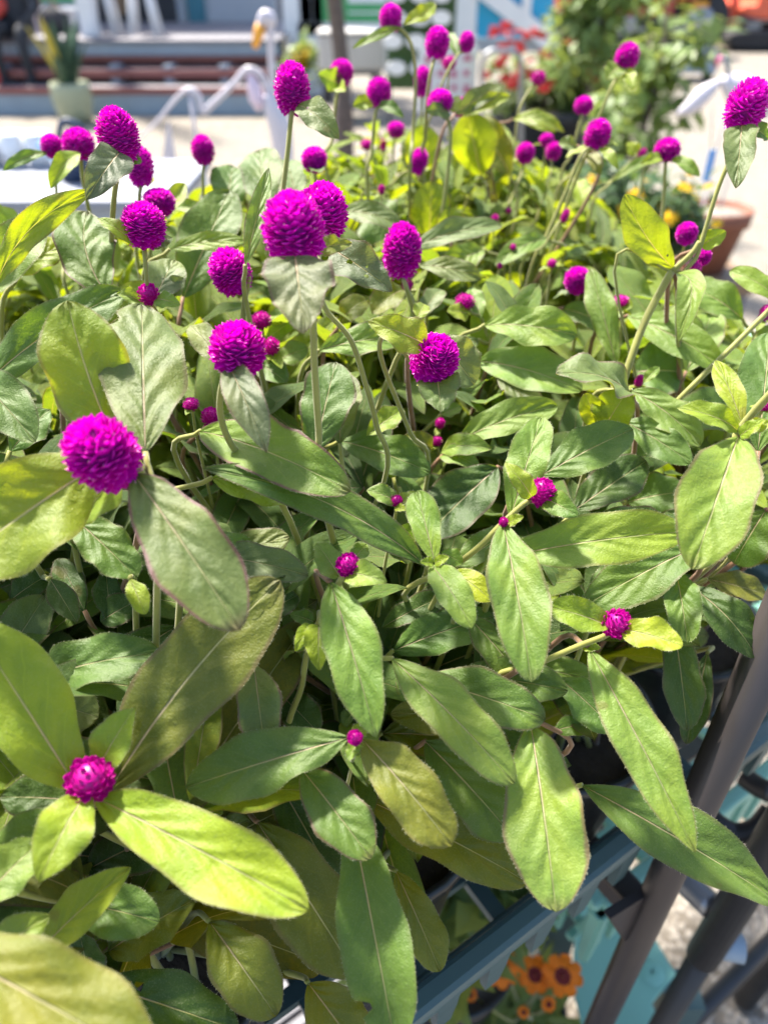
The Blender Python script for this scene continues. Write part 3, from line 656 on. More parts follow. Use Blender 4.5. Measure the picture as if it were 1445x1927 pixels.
# ================================================================ the plant rack: runs away to the right at 34 degrees
DS, DT, O0 = Vector((.828, .561, 0)).normalized(), Vector((-.561, .828, 0)).normalized(), Vector((.018, .15, 0))
def ST(s, t, z): return O0 + DS * s + DT * t + Vector((0, 0, CAM_H + z))
def st_of(p): q = p - O0; return q.dot(DS), q.dot(DT)
RIM, FLOOR = -.425, -.478          # crate rim and crate floor below the lens
def crate(label, s0, s1, t0, t1, zr, zf, mat, round_rim=.007):
    o = empty('crate', ST((s0 + s1) / 2, (t0 + t1) / 2, zf))
    cs = [(s0, t0), (s1, t0), (s1, t1), (s0, t1)]
    for i in range(4):
        (a, b), (c, d) = cs[i], cs[(i + 1) % 4]
        e = .004 if i % 2 else 0.0
        part('rim', MB().bar(ST(a, b, zr), ST(c, d, zr - .001 * (i % 2)), .015, .012), mat, o, .004)
        ins = {0: (0, .02), 1: (-.02, 0), 2: (0, -.02), 3: (.02, 0)}[i]
        part('bottom_rail', MB().bar(ST(a + ins[0], b + ins[1], zf + .005 + .001 * (i % 2)), ST(c + ins[0], d + ins[1], zf + .005 + .001 * (i % 2)), .008, .008), mat, o, .002)
        for f in (.02, .25, .5, .75, .98):
            part('tie', MB().bar(ST(a + (c - a) * f, b + (d - b) * f, zr - .004), ST(a + (c - a) * f + ins[0], b + (d - b) * f + ins[1], zf + .004), .006, .006), mat, o)
        if zr - zf > .1: part('middle_rail', MB().bar(ST(a, b, (zr + zf) / 2 + .001 * (i % 2)), ST(c, d, (zr + zf) / 2 + .001 * (i % 2)), .006, .012), mat, o)
        L = math.hypot(c - a, d - b); n = max(3, int(L / .034))
        inn = {0: (0, 1), 1: (-1, 0), 2: (0, -1), 3: (1, 0)}[i]
        for k in range(n + 1):
            f = (k + .5 * 0) / n
            p = (a + (c - a) * f + inn[0] * .0, b + (d - b) * f + inn[1] * .0)
            # tapered rib standing proud of the wall under the rim
            du, dv = (c - a) / L, (d - b) / L
            mb = MB(); vs = []
            for z, w_, out in ((zr - .0065, .0075, .0062), ((zr + zf) / 2, .0068, .0050), (zf + .004, .005, .0030)):
                for e1, e2 in ((-1, 1), (1, 1), (1, -1), (-1, -1)):
                    vs.append(ST(p[0] + du * w_ * e1 - inn[0] * out * e2 * .8, p[1] + dv * w_ * e1 - inn[1] * out * e2 * .8, z))
            fs = [(0, 1, 2, 3), (11, 10, 9, 8)]
            for q in (0, 4):
                for j in range(4): fs.append((q + j, q + (j + 1) % 4, q + 4 + (j + 1) % 4, q + 4 + j))
            part('slat', mb.add(vs, fs), mat, o)
    n = int((s1 - s0) / .055)
    for k in range(1, n):
        s_ = s0 + (s1 - s0) * k / n; part('floor_bar', MB().bar(ST(s_, t0 + .006, zf + .004), ST(s_, t1 - .006, zf + .004), .010, .008), mat, o)
    n = int((t1 - t0) / .055)
    for k in range(1, n):
        t_ = t0 + (t1 - t0) * k / n; part('floor_bar', MB().bar(ST(s0 + .006, t_, zf + .0055), ST(s1 - .006, t_, zf + .0055), .010, .007), mat, o)
    tag(o, label, 'crate'); return o
crate('shaded teal slatted plastic crate holding the amaranth pots beside the brown post', -.16, .44, 0.0, .62, RIM, FLOOR, M['crate'])
crate('light teal slatted crate at the far end of the rack', .46, .84, 0.0, .60, RIM + .015, FLOOR, M['crate_l'])
crate('shaded teal slatted crate at the near end of the rack', -.78, -.18, 0.0, .62, RIM, FLOOR, M['crate'])
crate('light teal slatted crate on the lower shelf behind the brown post', 0.22, .82, .03, .24, -.64, -.74, M['crate_l'])
# rack frame
lz = FLOOR - .0125
o = empty('plant_rack', ST(.1, .25, -CAM_H))
LEG = Vector((.176, .233, 0)); ls, lt = st_of(LEG)
for (s_, t_) in ((ls, lt), (.95, lt), (-.84, lt), (ls, .655), (.95, .655), (-.84, .655)):
    a = ST(s_, t_, 0); top = -.06 if t_ < .1 else -.40
    part('leg', MB().tube([Vector((a.x, a.y, .012)), Vector((a.x, a.y, CAM_H + top))], .0103, 20), M['rack'], o)
    part('foot_cap', MB().lathe([(.004, .001), (.021, .001), (.021, .03), (.0108, .034)], (a.x, a.y, 0), 18), M['rubber'], o)
for z in (lz, -.815):
    for t_ in (.14, .60):
        part('rail', MB().bar(ST(-.84, t_, z), ST(.95, t_, z), .022, .022), M['rack'], o, .003)
    for s_ in ((-.84, -.45, ls, .45, .95) if z == lz else (-.84, .95)):
        part('cross_bar', MB().bar(ST(s_ + .0, lt, z - .0225), ST(s_, .655, z - .0225), .02, .02), M['rack'], o, .003)
a = ST(ls, lt, -.50)
# gusset joining post and rail
g0 = ST(ls - .002, lt + .002, lz + .01); g1 = ST(ls - .038, lt + .006, lz + .01); g2 = ST(ls - .002, lt + .002, lz - .07)
part('gusset', MB().add([g0, g1, g2] + [p + DT * .006 for p in (g0, g1, g2)], [(0, 1, 2), (5, 4, 3), (0, 3, 4, 1), (1, 4, 5, 2), (2, 5, 3, 0)]), M['rack'], o)
tag(o, 'brown grey tubular steel plant rack with round posts', 'rack')
# second stand next to it
o = empty('folding_stand', (.255, .262, 0)); q = Vector((.257, .262, 0))
part('upper_sleeve', MB().tube([q + Vector((0, 0, CAM_H - .645)), q + Vector((.004, .0, CAM_H - .30))], .0128, 20), M['rack2'], o)
part('post', MB().tube([q + Vector((0, 0, .01)), q + Vector((0, 0, CAM_H - .64))], .0100, 18), M['rack2'], o)
part('post', MB().tube([q + Vector((.30, .20, .01)), q + Vector((.30, .20, CAM_H - .40))], .0165, 18), M['rack2'], o)
for zz in (-.56, -.95): part('cross_bar', MB().tube([q + Vector((0.012, .008, CAM_H + zz)), q + Vector((.29, .194, CAM_H + zz))], .010, 12), M['rack2'], o)
part('stay', MB().tube(smooth_path([P(1245, 1618, .60), P(1290, 1660, .585), P(1338, 1706, .57)], 4), .0105, 12), M['steel'], o)
hook = smooth_path([P(1330, 1530, .56), P(1352, 1552, .55), P(1385, 1568, .545), P(1420, 1560, .54), P(1450, 1528, .54)], 6)
part('hook', MB().tube(hook, .0075, 12), M['rack2'], o)
part('hook', MB().tube(smooth_path([P(1400, 1462, .60), P(1425, 1480, .59), P(1452, 1492, .58)], 5), .0085, 12), M['rack2'], o)
kb = P(1382, 1775, .585)
part('knob', MB().tube([kb + Vector((-.02, 0, .0)), kb + Vector((.004, -.004, .0))], [.010, .011], 14), M['bluegrey'], o)
tag(o, 'dark grey folding stand with sleeved post beside the rack', 'stand')
# light teal lid under the post
zl = .42
poly = [(1110, 1598), (1152, 1590), (1188, 1636), (1192, 1690), (1236, 1772), (1272, 1832), (1226, 1888), (1262, 1960), (1110, 1990), (1075, 1850), (1085, 1690)]
pts2 = [onground(u, v, zl) for u, v in poly]
o = empty('teal_sheet', sum(pts2, Vector()) / len(pts2))
part('plate', MB().prism([(p_.x, p_.y) for p_ in pts2], zl - .005, zl, 'z'), M['crate_l'], o, .0015)
cpt = onground(1225, 1830, zl); part('boss', MB().lathe([(.003, zl + .002), (.012, zl + .002), (.014, zl + .0005)], (cpt.x, cpt.y, 0), 16), M['crate_l'], o)
cc = sum(pts2, Vector()) / len(pts2)
for dx, dy in ((-.05, .06), (.05, -.05)): part('foot', MB().box((cc.x + dx - .02, cc.y + dy - .02, .002), (cc.x + dx + .02, cc.y + dy + .02, zl - .0055)), M['crate'], o)
tag(o, 'light teal flat plastic sheet with cut corners below the brown post', 'plastic sheet')
# ---------------------------------------------------------------- coreopsis below the crate
cz = P(1000, 1870, .80)
o = empty('coreopsis_plant', (cz.x - .02, cz.y, cz.z - .12)); q = random.Random(41)
base = Vector((cz.x - .01, cz.y + .02, cz.z - .12))
def petals(c_, ax, R_, nm, par):
    x_ = ax.orthogonal().normalized(); y_ = ax.cross(x_); n = 8; ph = q.uniform(0, 1)
    ho = part(nm, MB().lathe([(.0005, .002), (R_ * .16, .0016), (R_ * .2, 0)], (0, 0, 0), 10), M['maroon'], par)
    ho.location = c_ - par.location; ho.rotation_euler = ax.to_track_quat('Z', 'Y').to_euler()
    me_ = ho.data
    ho.data.transform(Matrix.Translation(par.location))
    for j in range(n):
        a = 2 * math.pi * j / n + ph; d_ = Vector((math.cos(a), math.sin(a), 0)); s_ = Vector((-math.sin(a), math.cos(a), 0))
        prof = [(.06, .10), (.44, .24), (.8, .36), (.97, .32)]; vs = []; fs = []
        for r_, w_ in prof:
            for e in (-1, 0, 1): vs.append(d_ * R_ * r_ + s_ * R_ * w_ * e * .92 + Vector((0, 0, R_ * (.05 + .35 * r_ - .45 * r_ * r_ - .08 * abs(e) + .10 * math.sin(j * 2.1 + 3 * r_) * r_))))
        for e in (-.66, 0, .66): vs.append(d_ * R_ * (1.08 + (.04 if e == 0 else 0)) + s_ * R_ * .30 * e)
        m_ = []
        for i in range(4):
            for k in range(2): fs.append((i * 3 + k, i * 3 + k + 1, i * 3 + 4 + k, i * 3 + 3 + k)); m_.append(1 if i < 1 else 0)
        mb = MB(); b_ = mb.add(vs, fs, 0, True); mb.m = m_
        po_ = mb.build('petal', [M['orangefl'], M['maroon']], ho)
for (u, v, d, w_) in ((942, 1822, .72, 84), (1006, 1834, .74, 76), (1058, 1836, .73, 88), (1032, 1890, .72, 34), (885, 1872, .74, 30), (985, 1905, .71, 26)):
    p_ = P(u, v, d); ax = Vector((q.uniform(-.35, .35), q.uniform(-.9, -.4), 1)).normalized()
    petals(p_, ax, .78 * w_ / 2 * d / FPX, 'flower_head', o)
    part('stem', MB().tube(smooth_path([base + Vector((q.uniform(-.02, .02), q.uniform(-.02, .02), 0)), (base + p_) / 2 + Vector((q.uniform(-.02, .02), q.uniform(-.02, .02), .01)), p_ - ax * .003]), .0014, 6), M['stem'], o)
for i in range(90):                                   # narrow leaves on thin stems
    a = q.uniform(0, 6.28); b_ = base + Vector((q.gauss(0, .025), q.gauss(0, .025), q.uniform(0, .05))); L = q.uniform(.06, .12)
    d_ = Vector((math.cos(a), math.sin(a), q.uniform(.1, 1.2))).normalized(); s_ = d_.cross(Vector((0, 0, 1))).normalized(); n_ = s_.cross(d_); vs = []; fs = []
    wd = q.uniform(.002, .006) if i > 8 else .011
    for k in range(6):
        t_ = k / 5; c_ = b_ + d_ * L * t_ - Vector((0, 0, .35 * L * t_ * t_)); w_ = wd * math.sin(math.pi * (.12 + .86 * t_)) ** .8
        vs += [c_ - s_ * w_ + n_ * w_ * .3, c_, c_ + s_ * w_ + n_ * w_ * .3]
    for k in range(5):
        for j in range(2): fs.append((k * 3 + j, k * 3 + j + 1, k * 3 + 4 + j, k * 3 + 3 + j))
    part('leaf', MB().add(vs, fs, 0, True), M['foliage'], o)
tag(o, 'orange and maroon coreopsis in flower on the lower shelf under the crate', 'plant')
o = empty('nursery_pot', (base.x, base.y, .30)); zb = base.z
part('body', MB().lathe([(.003, zb - .12), (.045, zb - .12), (.062, zb + .012), (.066, zb + .012), (.066, zb + .022), (.058, zb + .022), (.055, zb - .01), (.003, zb - .01)], (base.x, base.y, 0), 26), M['pot'], o)
part('soil', MB().lathe([(.003, zb + .004), (.057, zb + .002), (.0565, zb - .006)], (base.x, base.y, 0), 20), M['soil'], o)
tag(o, 'black nursery pot of the orange coreopsis', 'pot')
o = empty('lower_shelf', (base.x, base.y, zb - .13))
for k in range(13): part('plank', MB().bar(ST(-.8, -.10 + k * .05, zb - .131 - CAM_H), ST(.17, -.10 + k * .05, zb - .131 - CAM_H), .042, .02), M['greymetal'], o)  # pot shelf, with added planks that darken the gaps under the crate
for s_ in (-.45, .13): part('leg', MB().bar(ST(s_, -.02, zb - .142 - CAM_H), ST(s_, -.02, .002 - CAM_H), .03, .2, up=(0, 0, 1)), M['greymetal'], o)
tag(o, 'low dark plank shelf under the coreopsis pot, extended to darken the crate gaps', 'shelf')

# a second, leafy coreopsis without open flowers deeper under the crate
for (u, v, d, lab, sd_) in ((860, 1690, .72, 'leafy coreopsis with one yellow bud under the crate floor', 51), (760, 1830, .84, 'dark leafy coreopsis beside the orange flowering one', 52)):
    c0 = P(u, v, d); o = empty('coreopsis_plant', (c0.x, c0.y, c0.z - .1))
    part('crown', crown(c0, .075, .075, .05, 320, .05, sd_, .5), M['foliage'], o)
    part('stem', MB().tube([c0 - Vector((0, 0, .12)), c0], .003, 6), M['stem'], o)
    part('bud', flowers(2, P(u - 66, v - 55, d - .06), .006, .006, .004, .016, sd_), M['yellowfl'], o)
    tag(o, lab, 'plant')
    o = empty('nursery_pot', (c0.x, c0.y, c0.z - .2))
    part('body', MB().lathe([(.003, c0.z - .22), (.05, c0.z - .22), (.07, c0.z - .10), (.064, c0.z - .10), (.06, c0.z - .12), (.003, c0.z - .12)], (c0.x, c0.y, 0), 24), M['pot'], o)
    tag(o, 'black nursery pot of the ' + ('leafy coreopsis under the crate floor' if sd_ == 51 else 'dark leafy coreopsis'), 'pot')
# ================================================================ globe amaranths
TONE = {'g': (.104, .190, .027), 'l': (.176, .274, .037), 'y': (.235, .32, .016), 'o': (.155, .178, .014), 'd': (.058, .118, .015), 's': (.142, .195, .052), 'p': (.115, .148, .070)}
PROF = {'L': (.88, .86), 'O': (.78, .62), 'B': (.40, .78), 'N': (.85, .85)}
def prof(k, v):
    a, b = PROF[k]; mx = (a / (a + b)) ** a * (b / (a + b)) ** b
    return (max(v, 0) ** a) * (max(1 - v, 0) ** b) / mx
def leaf_geom(B, T, N0, W, q, kind='L', bow=.1, side=0.0, fold=.25, wave=.06, nu=5, nv=22, hairs=0, bite=(), holes=(), curl=0.0):
    "vertices relative to B; returns verts, faces, uvs, material ids"
    L = (T - B).length; t0 = (T - B).normalized(); n0 = (N0 - t0 * N0.dot(t0)).normalized(); s0 = t0.cross(n0)
    M1 = (B + T) / 2 + n0 * (bow * L * 2) * .5 + s0 * (side * L); f1, p1, p2 = q.uniform(1.6, 2.8), q.uniform(0, 6.28), q.uniform(0, 6.28)
    Ctl = M1 * 2 - (B + T) / 2
    vs = []; uvs = []; edgeL = []; edgeR = []
    wob = [q.uniform(-.5, .5) for _ in range(4)]; twist = q.uniform(-.5, .5); cup = q.uniform(-.5, 1.0)
    for i in range(nv + 1):
        v = i / nv
        v_ = .5 - .5 * math.cos(math.pi * v) if True else v
        v_ = .35 * v_ + .65 * v
        c = B * (1 - v_) ** 2 + Ctl * 2 * v_ * (1 - v_) + T * v_ ** 2
        t = ((Ctl - B) * (1 - v_) + (T - Ctl) * v_).normalized(); n = (n0 - t * n0.dot(t)).normalized(); tq = Quaternion(t, twist * (v_ - .35)); n = tq @ n; s = t.cross(n)
        h = W / 2 * max(prof(kind, v_), .035 if i < nv else .012)
        tw = q.uniform(-.01, .01)
        for j in range(-nu, nu + 1):
            u = j / nu; hl = 1.0
            for hu, hv, hr in holes:
                dx, dy = u - hu, (v_ - hv) * L / W * 2; dd = math.hypot(dx, dy)
                if 1e-5 < dd < hr * 1.45: u = hu + dx / dd * hr
            hh = h * (1 + (.06 * math.sin(8 * v_ + (1.7 if u > 0 else 0) + wob[0] * 6) + .035 * math.sin(19 * v_ + (2.9 if u > 0 else .4) + wob[1] * 6)) * abs(u) ** 2)
            for (bs, bv, bd, bw) in bite:
                if u * bs > 0: hh *= 1 - bd * max(0, 1 - ((v_ - bv) / bw) ** 2) * abs(u)
            z = fold * abs(u) ** 1.4 * h * .62 + 1.25 * wave * W * u * u * math.sin(6.283 * f1 * v_ + (p1 if u > 0 else p2)) * math.sin(math.pi * min(1, v_ * 1.1)) * .9
            z -= fold * .25 * h * (abs(u) ** 3.5)
            z += wave * .35 * W * math.sin(11 * v_ + 3 * u + wob[2] * 6) * math.sin(4.3 * v_ + wob[3] * 6) * abs(u)
            z += .036 * min(1.0, W / .028 if W < .2 else 1.0) * W * math.cos(6.283 * (5.2 * v_ - 2.0 * abs(u) ** .8 + (.45 if u > 0 else 0))) * (1 - abs(u)) * min(1, 4 * abs(u)) * -1
            z += cup * .10 * W * (u * u) * math.sin(math.pi * v_)
            if curl: z -= curl * W * max(0, v_ - .72) ** 2 * 6
            vs.append(c + s * (u * hh) + n * z - B); uvs.append(((u + 1) / 2, v_))
    k = 2 * nu + 1; fs = []; mi = []
    for i in range(nv):
        for j in range(2 * nu):
            a = i * k + j; uu = ((j + .5) / (2 * nu)) * 2 - 1; vv = .35 * (.5 - .5 * math.cos(math.pi * (i + .5) / nv)) + .65 * (i + .5) / nv
            if any((uu - hu) ** 2 + ((vv - hv) * L / W * 2) ** 2 < (hr * 1.02) ** 2 for hu, hv, hr in holes): continue
            fs.append((a, a + 1, a + 1 + k, a + k)); mi.append(0)
    if hairs:
        for e in (0, 2 * nu):
            for i_ in range(hairs):
                f = q.uniform(.02, .985) * nv; i = int(f); fr = f - i
                pa, pb = vs[i * k + e], vs[(i + 1) * k + e]; p = pa.lerp(pb, fr); inn = vs[i * k + (1 if e == 0 else 2 * nu - 1)]
                out = (p - inn).normalized(); td = (pb - pa).normalized()
                d = (out + td * q.uniform(-.2, .9) + n0 * q.uniform(-.5, .5)).normalized() * q.uniform(.0003, .0010)
                w_ = td * .000045; b0 = len(vs); vs += [p - w_, p + w_, p + d]; uvs += [(0, 0)] * 3; fs.append((b0, b0 + 1, b0 + 2)); mi.append(1)
    return vs, fs, uvs, mi
def leaf_mesh(g, name='leaf'):
    vs, fs, uvs, mi = g
    small = max(v.length for v in vs) < .034
    me = bpy.data.meshes.new(name); me.from_pydata([tuple(v) for v in vs], [], fs)
    me.materials.append(M['leaf_small' if small else 'leaf']); me.materials.append(M['hair'])
    me.polygons.foreach_set('material_index', mi); me.polygons.foreach_set('use_smooth', [m == 0 for m in mi])
    ul = me.uv_layers.new(name='leaf'); li = [0] * len(me.loops); me.loops.foreach_get('vertex_index', li)
    ul.data.foreach_set('uv', [c for i in li for c in uvs[i]]); me.update(); return me
# ---------------------------------------------------------------- flower heads
def head_mesh(seed, nb, rz, spread, open_=.5, young=False):
    q = random.Random(seed); mb = MB(); ga = 2.39996
    core = [(.004, .02)] + [(.40 * math.sin(math.pi * (.06 + .94 * i / 9)) ** .8, (.5 - .46 * math.cos(math.pi * (.06 + .94 * i / 9))) * rz) for i in range(9)] + [(.004, .93 * rz)]
    mb.lathe(core, (0, 0, 0), 14, 0 if young else 1)
    for i in range(nb):
        f = (i + .5) / nb; ct = 1 - 1.9 * f; th = math.acos(max(-1, min(1, ct))); a = i * ga + q.uniform(-.12, .12)
        rd = Vector((math.sin(th) * math.cos(a), math.sin(th) * math.sin(a), math.cos(th) * 1.0))
        c = Vector((rd.x * .39, rd.y * .39, rz * .5 + rd.z * rz * .42))
        outd = (rd + Vector((0, 0, .55 if not young else 1.1)) * (1 - .4 * f)).normalized()
        outd = (outd + Vector((q.uniform(-.16, .16), q.uniform(-.16, .16), q.uniform(-.16, .16)))).normalized()
        s = outd.cross(rd); s = s.normalized() if s.length > .05 else outd.orthogonal().normalized()
        n = s.cross(outd) if False else rd
        sc = (1.0 if not young else .9) * q.uniform(.85, 1.15) * (.75 + .35 * min(1, f * 3))
        L, W = .22 * spread * sc, .118 * spread * sc
        vs = [c - s * W * .5, c + s * W * .5, c + outd * L * .5 - s * W, c + outd * L * .5 + rd * W * .75, c + outd * L * .5 + s * W, c + outd * L * .85 - s * W * .78, c + outd * L * .88 + rd * W * .5, c + outd * L * .85 + s * W * .78, c + outd * L * q.uniform(1.0, 1.10) + rd * L * .06]
        mb.add(vs, [(0, 1, 3), (0, 3, 2), (1, 4, 3), (2, 3, 6, 5), (3, 4, 7, 6), (5, 6, 8), (6, 7, 8)], 0, False)
        if not young and f > .2 and q.random() < .2:
            p_ = c + outd * L * .98; r_ = .019
            mb.add([p_ + s * r_, p_ - s * r_, p_ + outd * r_ * 2.6, p_ + rd * r_ * 1.6], [(0, 1, 2), (0, 2, 3), (1, 3, 2)], 2)
    return mb.mesh('flower_head', [M['magenta_bud' if young else 'magenta'], M['magenta_core'], M['floret']])
HEADS = [head_mesh(100 + i, n, rz, .80) for i, (n, rz) in enumerate(((300, 1.10), (320, 1.22), (270, .98)))]
TALL = [head_mesh(120, 380, 1.36, .72), head_mesh(121, 350, 1.28, .74)]
BUDS = [head_mesh(130 + i, n, rz, .85, young=True) for i, (n, rz) in enumerate(((80, .92), (95, 1.0), (70, .85)))]
# ---------------------------------------------------------------- pots and plants on a grid along the crates
plants = []
q0 = random.Random(77)
for i, s in enumerate([-.34 + .125 * k for k in range(10)]):
    for j, t in enumerate((.074, .193, .312, .431, .550)):
        s_ = s + q0.uniform(-.008, .008); t_ = t + q0.uniform(-.008, .008)
        if any(abs(s_ - e) < .062 for e in (-.17, .45, .84)):       # keep clear of the crate ends
            s_ += .03 if s_ > -.17 else -.03
        p = ST(s_, t_, RIM + .04)
        pr = project(ST(s_, t_, -.20))
        if pr is None or pr[2] < .10 or not (-240 < pr[0] < 1560 and -50 < pr[1] < 2350): continue
        if s_ > .72: continue
        plants.append(dict(p=p, s=s_, t=t_, i=len(plants), flowers=[], leaves=0))
for pl in plants:
    pl['root'] = empty('globe_amaranth', pl['p'])
def owner(p):
    return min(plants, key=lambda k: (k['p'].x - p.x) ** 2 + (k['p'].y - p.y) ** 2)
def child(name, me, pl, loc, color=None):
    o = bpy.data.objects.new(name, me); C.objects.link(o); o.parent = pl['root']; o.location = loc - pl['p']
    if color: o.color = color
    return o
DB = {}                                               # rough depth of the leaves set by hand, so that fillers stay under them
def mark(p):
    r = project(p)
    if r:
        k = (int(r[0] // 12), int(r[1] // 12)); DB[k] = min(DB.get(k, 9), r[2])
CAMP = Vector((0, 0, CAM_H)); UP = Vector((0, 0, 1))
hq = random.Random(5)
def jit(tone, q, a=.10):
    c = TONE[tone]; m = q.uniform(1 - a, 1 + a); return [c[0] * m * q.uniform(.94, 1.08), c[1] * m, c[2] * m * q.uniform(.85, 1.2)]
nodes = []
def hero(bx, by, db, tx, ty, dt, w, tone='g', kind='L', up=.42, bow=.07, side=0.0, fold=.5, wave=.085, rim=.55, bite=(), holes=(), curl=0.0, node=True, name='leaf'):
    B, T = P(bx, by, db), P(tx, ty, dt); t = (T - B).normalized(); mid = (B + T) / 2
    c = (CAMP - mid).normalized(); nc = c - t * c.dot(t); nu = UP - t * UP.dot(t)
    if nu.length < .05: nu = nc
    nc.normalize(); nu.normalize()
    if nc.dot(nu) < -.2: nu = -nu
    n = (nc * (1 - up) + nu * up).normalized(); k = max(.45, n.dot(nc))
    W = .85 * w * (db + dt) / 2 / FPX / k
    dm = (db + dt) / 2; hairs = int(130 * (T - B).length / .08) if dm < .36 else 0
    g = leaf_geom(B, T, n, W, hq, kind, bow, side, fold * 1.25, wave, 6 if dm < .4 else 4, 40 if dm < .4 else 14, hairs, bite, holes, curl)
    pl = owner(B); col = jit(tone, hq) + [rim * hq.uniform(.7, 1.2)]
    o = child(name, leaf_mesh(g), pl, B, col); pl['leaves'] += 1
    for i, v in enumerate(g[0]):
        if i < (2 * (6 if dm < .4 else 4) + 1) * ((40 if dm < .4 else 14) + 1): mark(B + v)
    if node and name == 'leaf': nodes.append((B, pl, T))
    return o
def stem(pts, r, pl, mat='stem', r2=None, hairy=True, name='stem'):
    path = smooth_path(pts, 6); n = len(path); r2 = r2 or r
    mb = MB(); b0 = path[0]; loc = [p - b0 for p in path]
    mb.tube(loc, [r + (r2 - r) * i / (n - 1) for i in range(n)], 10)
    if hairy:
        for i in range(n - 1):
            t = (loc[i + 1] - loc[i]); L = t.length
            if L < 1e-6: continue
            t /= L; x = t.orthogonal().normalized(); y = t.cross(x)
            for _ in range(min(60, int(L / .0004))):
                a = hq.uniform(0, 6.28); d = x * math.cos(a) + y * math.sin(a); p = loc[i] + t * hq.uniform(0, L) + d * r * .95
                e = (d + t * hq.uniform(-.3, .6)).normalized() * hq.uniform(.0004, .001); w_ = t * .00005
                mb.add([p - w_, p + w_, p + e], [(0, 1, 2)], 1)
    me = bpy.data.meshes.new(name); me.from_pydata(mb.v, [], mb.f); me.materials.append(M[mat]); me.materials.append(M['hair'])
    me.polygons.foreach_set('material_index', mb.m); me.polygons.foreach_set('use_smooth', mb.smooth); me.update()
    return child(name, me, pl, b0)
def to_soil(p, pl, q, d0=None):
    "points leading from p down to the plant's soil"
    b = pl['p'] + Vector((q.uniform(-.02, .02), q.uniform(-.02, .02), -.012)); h = p.z - b.z
    d0 = d0 or Vector((0, 0, -1)); m1 = p + d0 * min(.03, h * .22); m2 = b + Vector(((p.x - b.x) * .35, (p.y - b.y) * .35, h * .42))
    return [m1, m2, b]
pending = []
def run_down(pts, pl, r, mat, r2, hairy, d0):
    "leads a stem to the soil by the way that stays behind the leaves set by hand"
    best = None
    for k in range(9):
        dd = (d0 + Vector((0, 0, -.15 * k)) + Vector((0, .14 * k, 0)) * (1 if k < 6 else 0)).normalized()
        tail = to_soil(pts[-1], pl, hq, dd); path = smooth_path([pts[-1]] + tail, 6); bad = 0
        for p in path[1:]:
            x = project(p)
            if x and DB.get((int(x[0] // 12), int(x[1] // 12)), 0) > x[2] + .002: bad += 1
        if best is None or bad < best[0]: best = (bad, tail)
        if bad == 0: break
    stem(pts + best[1], r, pl, mat, r2, hairy)
def flower(u, v, d, w, h, kind='H', tilt=(0, 0), path=None, bracts=2, r=None, pl=None, tone='y', mat='stem'):
    c = P(u, v, d); W = w * d / FPX; Hh = h * d / FPX
    ax = Vector((tilt[0], tilt[1], 1)).normalized()
    me = hq.choice({'H': HEADS, 'T': TALL, 'B': BUDS}[kind])
    zs = [vv.co.z for vv in me.vertices]; mz = max(zs); mx = max(abs(vv.co.x) for vv in me.vertices) * 2
    sc = (W / mx, W / mx, Hh / mz); base = c - ax * Hh * .5
    first = P(*path[-1]) if path else base + Vector((0, 0, -.08))
    pl = pl or owner(base + Vector((0, 0, -.1)))
    o = child('flower_head', me, pl, base); o.scale = sc
    o.rotation_euler = (ax.to_track_quat('Z', 'Y') @ Quaternion((0, 0, 1), hq.uniform(0, 6.28))).to_euler()
    pl['flowers'].append((u, v, w, kind))
    r = .74 * (r or max(.0009, min(.0017, W * .085)))
    pts = [base + ax * Hh * .06] + ([P(*x) for x in path] if path else [base - ax * .018, base + Vector((hq.uniform(-.006, .006), hq.uniform(-.006, .006), -.055))])
    pending.append((pts, pl, r, mat, r * 1.2, d < .45, (pts[-1] - pts[-2]).normalized()))
    a0 = hq.uniform(0, 3.14)
    for k in range(bracts):
        a = a0 + math.pi * k + hq.uniform(-.4, .4); dr = Vector((math.cos(a), math.sin(a), hq.uniform(-.25, .35))).normalized(); L = W * hq.uniform(.8, 1.35)
        T = base + dr * L - Vector((0, 0, L * .15)); g = leaf_geom(base, T, UP, L * .62, hq, 'B', .10, 0, .4, .08, 3, 9)
        child('bract_leaf', leaf_mesh(g), pl, base, jit(tone, hq) + [.3])
        for vv in g[0]: mark(base + vv)
    for i in range(5):
        p = c + (CAMP - c).normalized() * W * .4
        for a in range(6): mark(p + Vector((math.cos(a) * W * .35, 0, math.sin(a) * Hh * .35)))
    return pl

# ---- flowers that can be told apart in the photograph
F = flower
F(190, 850, .245, 142, 150, 'H', (-.35, -.25), [(262, 884, .252), (300, 960, .27)], 0)
F(170, 1467, .25, 96, 84, 'B', (0, -.25), [(160, 1505, .268), (140, 1560, .30)], 0)
F(447, 655, .28, 112, 106, 'H', (.1, -.1), [(424, 706, .283), (414, 770, .288), (432, 830, .293), (470, 880, .30)], 0)
F(552, 428, .262, 126, 140, 'H', (-.05, -.05), [(586, 560, .268), (592, 690, .275), (600, 810, .285)], 0, r=.0017)
F(607, 398, .31, 100, 112, 'H', (.15, 0), [(600, 520, .30), (612, 580, .30), (660, 640, .305), (690, 730, .315), (708, 800, .325)], 0, r=.0014)
F(757, 471, .40, 78, 108, 'T', (0, 0), [(764, 540, .40), (780, 590, .41)], 1, tone='s')
F(818, 675, .31, 96, 104, 'H', (.3, -.55), [(790, 700, .33), (740, 640, .325), (716, 640, .32), (722, 690, .325), (772, 815, .345)], 0, r=.0013)
F(432, 508, .36, 84, 88, 'H', (-.3, 0), [(468, 520, .36), (460, 570, .365), (455, 640, .37)], 0)
F(280, 553, .34, 44, 42, 'B', (0, -.5), None, 0)
F(270, 421, .33, 88, 84, 'H', (.1, 0), [(273, 480, .333), (277, 530, .337), (282, 610, .35)], 0, r=.0013)
F(300, 378, .42, 64, 48, 'H', (.1, 0), None, 1)
